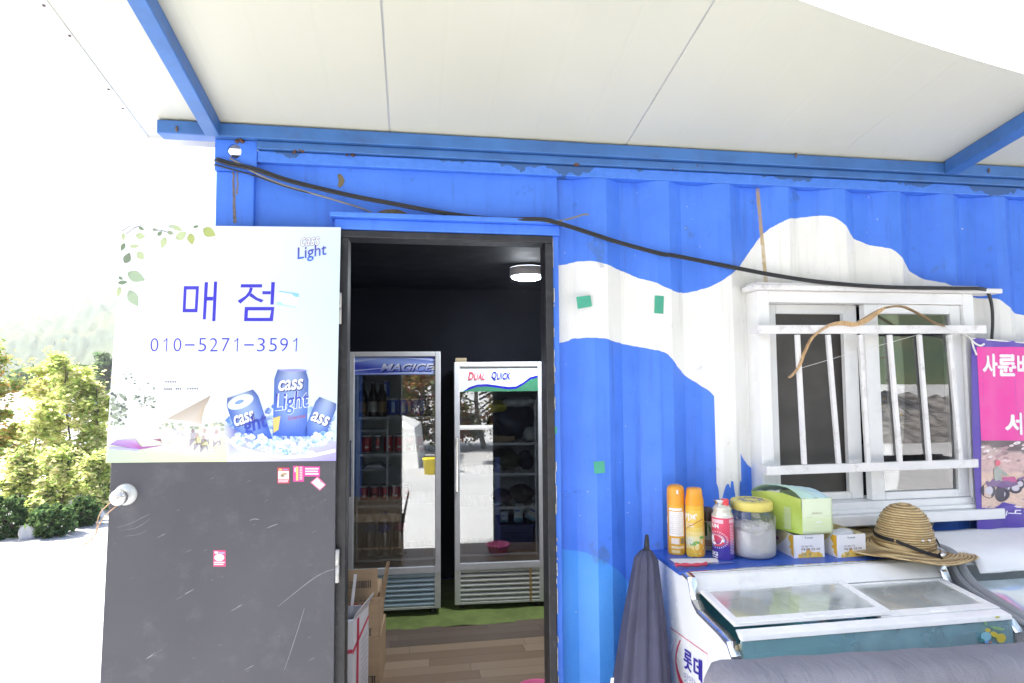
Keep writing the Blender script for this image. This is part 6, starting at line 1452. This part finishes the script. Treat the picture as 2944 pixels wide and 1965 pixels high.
def leaves(name, parent, cl, n, size, pal, seed, flat=.5):
    """many small leaf faces scattered round the clump centres cl = [(centre, radius)]"""
    rs = np.random.RandomState(seed); C_ = np.array([tuple(c) for c, r in cl]); Rr = np.array([r for c, r in cl])
    k = rs.randint(0, len(cl), n); d = rs.normal(size=(n, 3)); d /= np.linalg.norm(d, axis=1)[:, None]
    p = C_[k]+d*(Rr[k]*np.abs(rs.normal(0, .75, n)))[:, None]*np.array([1, 1, .85])
    a = rs.normal(size=(n, 3)); a /= np.linalg.norm(a, axis=1)[:, None]; a[:, 2] *= flat; b_ = np.cross(a, rs.normal(size=(n, 3))); b_ /= np.linalg.norm(b_, axis=1)[:, None]+1e-9
    s = size*rs.uniform(.6, 1.4, n)[:, None]; vs = np.empty((n, 4, 3)); vs[:, 0] = p-a*s; vs[:, 1] = p+b_*s*.45; vs[:, 2] = p+a*s; vs[:, 3] = p-b_*s*.45
    off = np.array(WM[parent.name].translation); vs = (vs-off).reshape(-1, 3)
    me = bpy.data.meshes.new(name); me.vertices.add(4*n); me.vertices.foreach_set('co', vs.ravel()); me.loops.add(4*n); me.loops.foreach_set('vertex_index', np.arange(4*n)); me.polygons.add(n); me.polygons.foreach_set('loop_start', np.arange(0, 4*n, 4)); me.update(calc_edges=True)
    pl = np.array(pal); cj = pl[(k*7+rs.randint(0, 3, n)) % len(pl)]*rs.uniform(.75, 1.25, n)[:, None]; cc = np.ones((n, 4, 4)); cc[:, :, :3] = cj[:, None, :]
    at = me.color_attributes.new('Col', 'FLOAT_COLOR', 'CORNER'); at.data.foreach_set('color', cc.ravel()); me.materials.append(leaf_mat())
    o = bpy.data.objects.new(name, me); col.objects.link(o); o.parent = parent; return o
def tree(name, base, h, rad, n, size, pal, seed, label, group, trunk_r=.05, low=.25, nclump=26, cat_='tree'):
    rg = random.Random(seed); t = root(name, base, label, cat_, group); base = V(base); b = B(); cl = []
    top = base+V((rg.uniform(-.1, .1)*h, rg.uniform(-.1, .1)*h, h*.92)); tr = spline([base-V((0, 0, .05)), base.lerp(top, .35)+V((rg.uniform(-.04, .04)*h, 0, 0)), base.lerp(top, .7)+V((0, rg.uniform(-.04, .04)*h, 0)), top], 4)
    b.tube(tr, [trunk_r*(1-.85*i/len(tr)) for i in range(len(tr))], 7)
    for k in range(nclump):
        f = low+(1-low)*(k+.5)/nclump; p = base.lerp(top, f); a = rg.uniform(0, 6.28); L = rad*(.35+.65*math.sin(math.pi*min(1, (1.06-f)/(1.06-low)*.80))**.8)*rg.uniform(.55, 1.05)
        e = p+V((math.cos(a)*L, math.sin(a)*L, L*rg.uniform(.1, .5))); b.tube([p, p.lerp(e, .5)+V((0, 0, L*.12)), e], [trunk_r*.35, trunk_r*.22, trunk_r*.08], 5)
        cl += [(e, rad*rg.uniform(.2, .36)), (p.lerp(e, .6), rad*rg.uniform(.16, .3))]
    b.build('trunk', M_bark, t); leaves('crown', t, cl, n, size, pal, seed)
    return t
YG = [(.60, .64, .22), (.50, .60, .18), (.68, .66, .30), (.38, .50, .14), (.70, .64, .34)]
GO = [(.34, .42, .12), (.26, .38, .10), (.62, .38, .14), (.52, .48, .16)]
DG = [(.07, .13, .05), (.10, .16, .06), (.13, .19, .07), (.09, .15, .05)]
AU = [(.32, .09, .05), (.18, .20, .05), (.34, .22, .05), (.12, .18, .05), (.26, .08, .05), (.36, .28, .07)]
def px_tree(px, pyb, pyt, wpx, n, pal, seed, label, group, size, name='young_tree', zg=0.0, **kw):
    p = PZ(px, pyb, zg); dist = (p-CAM).dot(fwd); h = (pyb-pyt)/(1472*FOC)*dist; rad = wpx/2/(1472*FOC)*dist
    return tree(name, p, h, rad, n, size, pal, seed, label, group, **kw)
G1_ = 'young trees beyond the door'
for k_, (px_, pb_, pt_, w_) in enumerate(((60, 1455, 1290, 110), (175, 1462, 1290, 130), (275, 1470, 1300, 110))): px_tree(px_, pb_, pt_, w_, 7000, YG+DG[2:3], 60+k_, 'bushy light green sapling %s' % ('above the white stone', 'behind the spreading dark shrub', 'at the open door edge, low among the stones')[k_], G1_, .034, name='sapling', trunk_r=.014, low=.02, nclump=30)
px_tree(195, 1432, 1000, 165, 13000, YG, 1, 'bright yellow green young tree just left of the open door', G1_, .038, trunk_r=.02, low=.04, nclump=40)
px_tree(90, 1400, 1040, 170, 11000, YG[:3]+[(.62, .52, .24)], 2, 'pale yellow young tree behind the dark shrubs', G1_, .04, trunk_r=.02, low=.08, nclump=34)
px_tree(285, 1425, 1085, 130, 10000, YG+GO[:1], 3, 'leafy green young tree half hidden by the door edge', G1_, .038, trunk_r=.018, low=.04, nclump=30)
px_tree(-45, 1420, 930, 200, 9000, GO, 4, 'young tree turning orange at the picture edge', G1_, .042, trunk_r=.025, low=.2, nclump=30)
G2_ = 'dark conifers farther off'
px_tree(300, 1150, 1020, 70, 5000, DG, 5, 'dark pine standing far behind the young trees', G2_, .30, name='pine_tree', trunk_r=.15, low=.15, nclump=34)
px_tree(220, 1140, 1050, 60, 4000, DG, 6, 'smaller dark pine to the left of the taller far pine', G2_, .30, name='pine_tree', trunk_r=.15, low=.15, nclump=30)
px_tree(110, 1145, 1065, 120, 5000, DG+YG[3:4], 16, 'broad dull green tree at the foot of the hill', G2_, .35, name='far_tree', trunk_r=.15, low=.15, nclump=30)
def shrub(px, pyb, pyt, wpx, seed, label, pal=DG, n=5200, size=.028):
    p = PZ(px, pyb, 0); dist = (p-CAM).dot(fwd); h = (pyb-pyt)/(1472*FOC)*dist; rad = wpx/2/(1472*FOC)*dist; rg = random.Random(seed)
    t = root('conifer_shrub', p, label, 'shrub', 'dark shrubs along the gravel'); b = B(); cl = []
    for k in range(34):
        f = (k+.5)/34; a = k*2.4; r_ = rad*math.sin(math.pi*(.12+.80*f))**.7*rg.uniform(.55, .95); e = p+V((r_*math.cos(a), r_*math.sin(a), h*f*.95)); b.tube([p+V((0, 0, h*f*.3)), e], [.008, .003], 4); cl.append((e, rad*rg.uniform(.13, .22)))
    b.build('stems', M_bark, t)['kind'] = 'stuff'; leaves('crown', t, cl, n, size, pal, seed, 1.0)
shrub(38, 1420, 1368, 66, 1, 'small rounded dark shrub above the white stone'); shrub(18, 1545, 1428, 104, 2, 'large dark conifer shrub at the picture edge'); shrub(150, 1540, 1455, 112, 3, 'spreading dark conifer shrub right of the white stone'); shrub(238, 1512, 1432, 78, 4, 'dark conifer shrub next to the open door'); shrub(95, 1510, 1440, 70, 6, 'light green bush between the dark shrubs', YG)
M_rock = mat('pale_stone', (.48, .47, .45), .9, var=.15, scale=7, bmp=.6, bscale=14)
def rock(px, py, wpx, hpx, seed, label):
    p = PZ(px, py, 0); d = (p-CAM).dot(fwd); s = wpx/2/(1472*FOC)*d; hh = hpx/(1472*FOC)*d; rg = random.Random(seed); ph = [rg.uniform(0, 6) for _ in range(4)]
    b = B(); b.lathe([(math.sin(math.pi*k/10), -math.cos(math.pi*k/10)) for k in range(11)], 18, (0, 0, 0), None, wob=lambda r, z, a: (r*(1+.16*math.sin(2*a+ph[0]+z)+.08*math.sin(5*a+ph[1])), z+.12*math.sin(3*a+ph[2])*r)); b.v = [V((p.x+v.x*s, p.y+v.y*s*.8, max(-.02, hh*(v.z+.5)/1.5))) for v in b.v]
    b.build('stone', M_rock, label=label, cat='stone', group='pale stones at the planting edge')
rock(82, 1548, 46, 40, 1, 'white rounded stone between two dark shrubs'); rock(278, 1498, 34, 34, 2, 'pale stone right beside the open door edge'); rock(100, 1448, 60, 16, 3, 'flat pale stone slab behind the shrubs')
# blue tarpaulin stall far behind the leaves
p = PZ(262, 1372, 0); st = root('tarpaulin_stall', p, 'blue tarpaulin stall glimpsed through the leaves', 'stall')
M_tarp = mat('blue_tarpaulin', (.05, .16, .50), .5, var=.15, bmp=.3, bscale=8)
b = B(); b.prism([p+V((-.7, 0, 1.05)), p+V((0, 0, 1.35)), p+V((.7, 0, 1.05)), p+V((.7, 0, 1.01)), p+V((0, 0, 1.30)), p+V((-.7, 0, 1.01))], (0, 1.2, 0)); b.build('tarpaulin', M_tarp, st)
for dx in (-.66, .66):
    for dy in (.05, 1.15): B().box((p.x+dx-.03, p.y+dy-.03, 0), (p.x+dx+.03, p.y+dy+.03, 1.02)).build('post', M_tarp, st)
B().box((p.x-.6, p.y+.1, .02), (p.x+.1, p.y+.8, .55)).build('stacked_goods', mat('pale_goods', (.5, .5, .5), .8, var=.2), st)
# across the yard, behind the photographer: only seen mirrored in the fridge and window glass
G3_ = 'autumn trees across the yard'
for k, (x, y, h) in enumerate(((-2.4, -8.6, 2.8), (-1.2, -8.9, 3.0), (.0, -8.5, 2.6), (1.1, -8.9, 3.0), (2.2, -8.6, 2.8), (9.0, -12.5, 4.0), (12.5, -14, 4.4), (-5.0, -10, 4.0))):
    tree('autumn_tree', (x, y, 0), h, h*.38, 9000, .065, AU[k % 3:]+AU[:k % 3], 40+k, ['red leaved tree mirrored in the fridge glass', 'tall mixed autumn tree mirrored in the fridge glass', 'orange autumn tree mirrored in the middle of the glass', 'tall green and red tree mirrored in the glass', 'yellowing tree mirrored in the shorter fridge', 'autumn tree mirrored in the window pane', 'tall autumn tree far across the yard', 'autumn tree at the far end of the yard'][k], G3_, .07, .05, 24)
tn = root('camping_tent', (-.75, -6.9, 0), 'white canvas tent mirrored in the taller fridge glass', 'tent')
M_canv = mat('white_canvas', (.78, .77, .74), .85, var=.05)
a = V((-.75, -6.9, 0)); cr = [a+V((dx*.9, dy*.9, 0)) for dx, dy in ((-1, -1), (1, -1), (1, 1), (-1, 1))]; ev = [q+(a-q)*.10+V((0, 0, .75)) for q in cr]; ap = a+V((0, 0, 1.15)); b = B()
for k in range(4): j = (k+1) % 4; b.face([cr[k], cr[j], ev[j], ev[k]]); b.face([ev[k], ev[j], ap])
b.build('tent_canvas', M_canv, tn); B().tube([a, ap], .03, 8).build('tent_pole', M_chr, tn)
b = B(); b.box((.55, -6.6, .70), (1.5, -6.0, .74)); tb = b.build('folding_table', mat('table_top', (.70, .70, .68), .5), label='white folding table mirrored in the shorter fridge glass', cat='table', org=(1.02, -6.3, 0))
for x in (.60, 1.45):
    for y in (-6.55, -6.05): B().box((x-.015, y-.015, 0), (x+.015, y+.015, .699)).build('leg', M_chr, tb)
B().lathe([(0, 0), (.11, 0), (.14, .26), (.155, .27), (.14, .28), (.0, .25)], 20, (.42, -5.3, 0)).build('yellow_bin', mat('yellow_bin', (.70, .55, .02), .4), label='yellow plastic bin mirrored in the taller fridge glass', cat='bin')

b = B(); rg = random.Random(14)
for i in range(44):
    for j in range(6):
        f = lambda i, j: V((7+i*.55, -11.5-j*.6-.5*math.sin(i*.4), max(-.02, .17*j*(1+.15*math.sin(i*.9+j*2))+.10*math.sin(i*2.3+j*1.7)*(j > 0))))
        b.face([f(i, j), f(i, j+1), f(i+1, j+1), f(i+1, j)])
b.build('rubble_bank', mat('dark_rubble', (.16, .15, .14), .9, var=.5, scale=3, bmp=1, bscale=6), kind='structure', label='rubble bank across the yard mirrored in the window', org=(7, -11.5, 0))
# ------------------------------------------------------------------ haze
b = B(); b.box((-660, -660, -3), (660, 660, 130)); m = bpy.data.materials.new('haze_air'); m.use_nodes = True; nt = m.node_tree; nt.nodes.clear()
o = nt.nodes.new('ShaderNodeOutputMaterial'); vsc = nt.nodes.new('ShaderNodeVolumePrincipled'); vsc.inputs['Color'].default_value = (.93, .95, 1, 1); vsc.inputs['Density'].default_value = .0009; vsc.inputs['Anisotropy'].default_value = .3
nt.links.new(vsc.outputs[0], o.inputs['Volume'])
HAZE = True
if HAZE: b.build('haze', m, org=(0, 0, 0), kind='stuff', label='bright pale haze in the air')
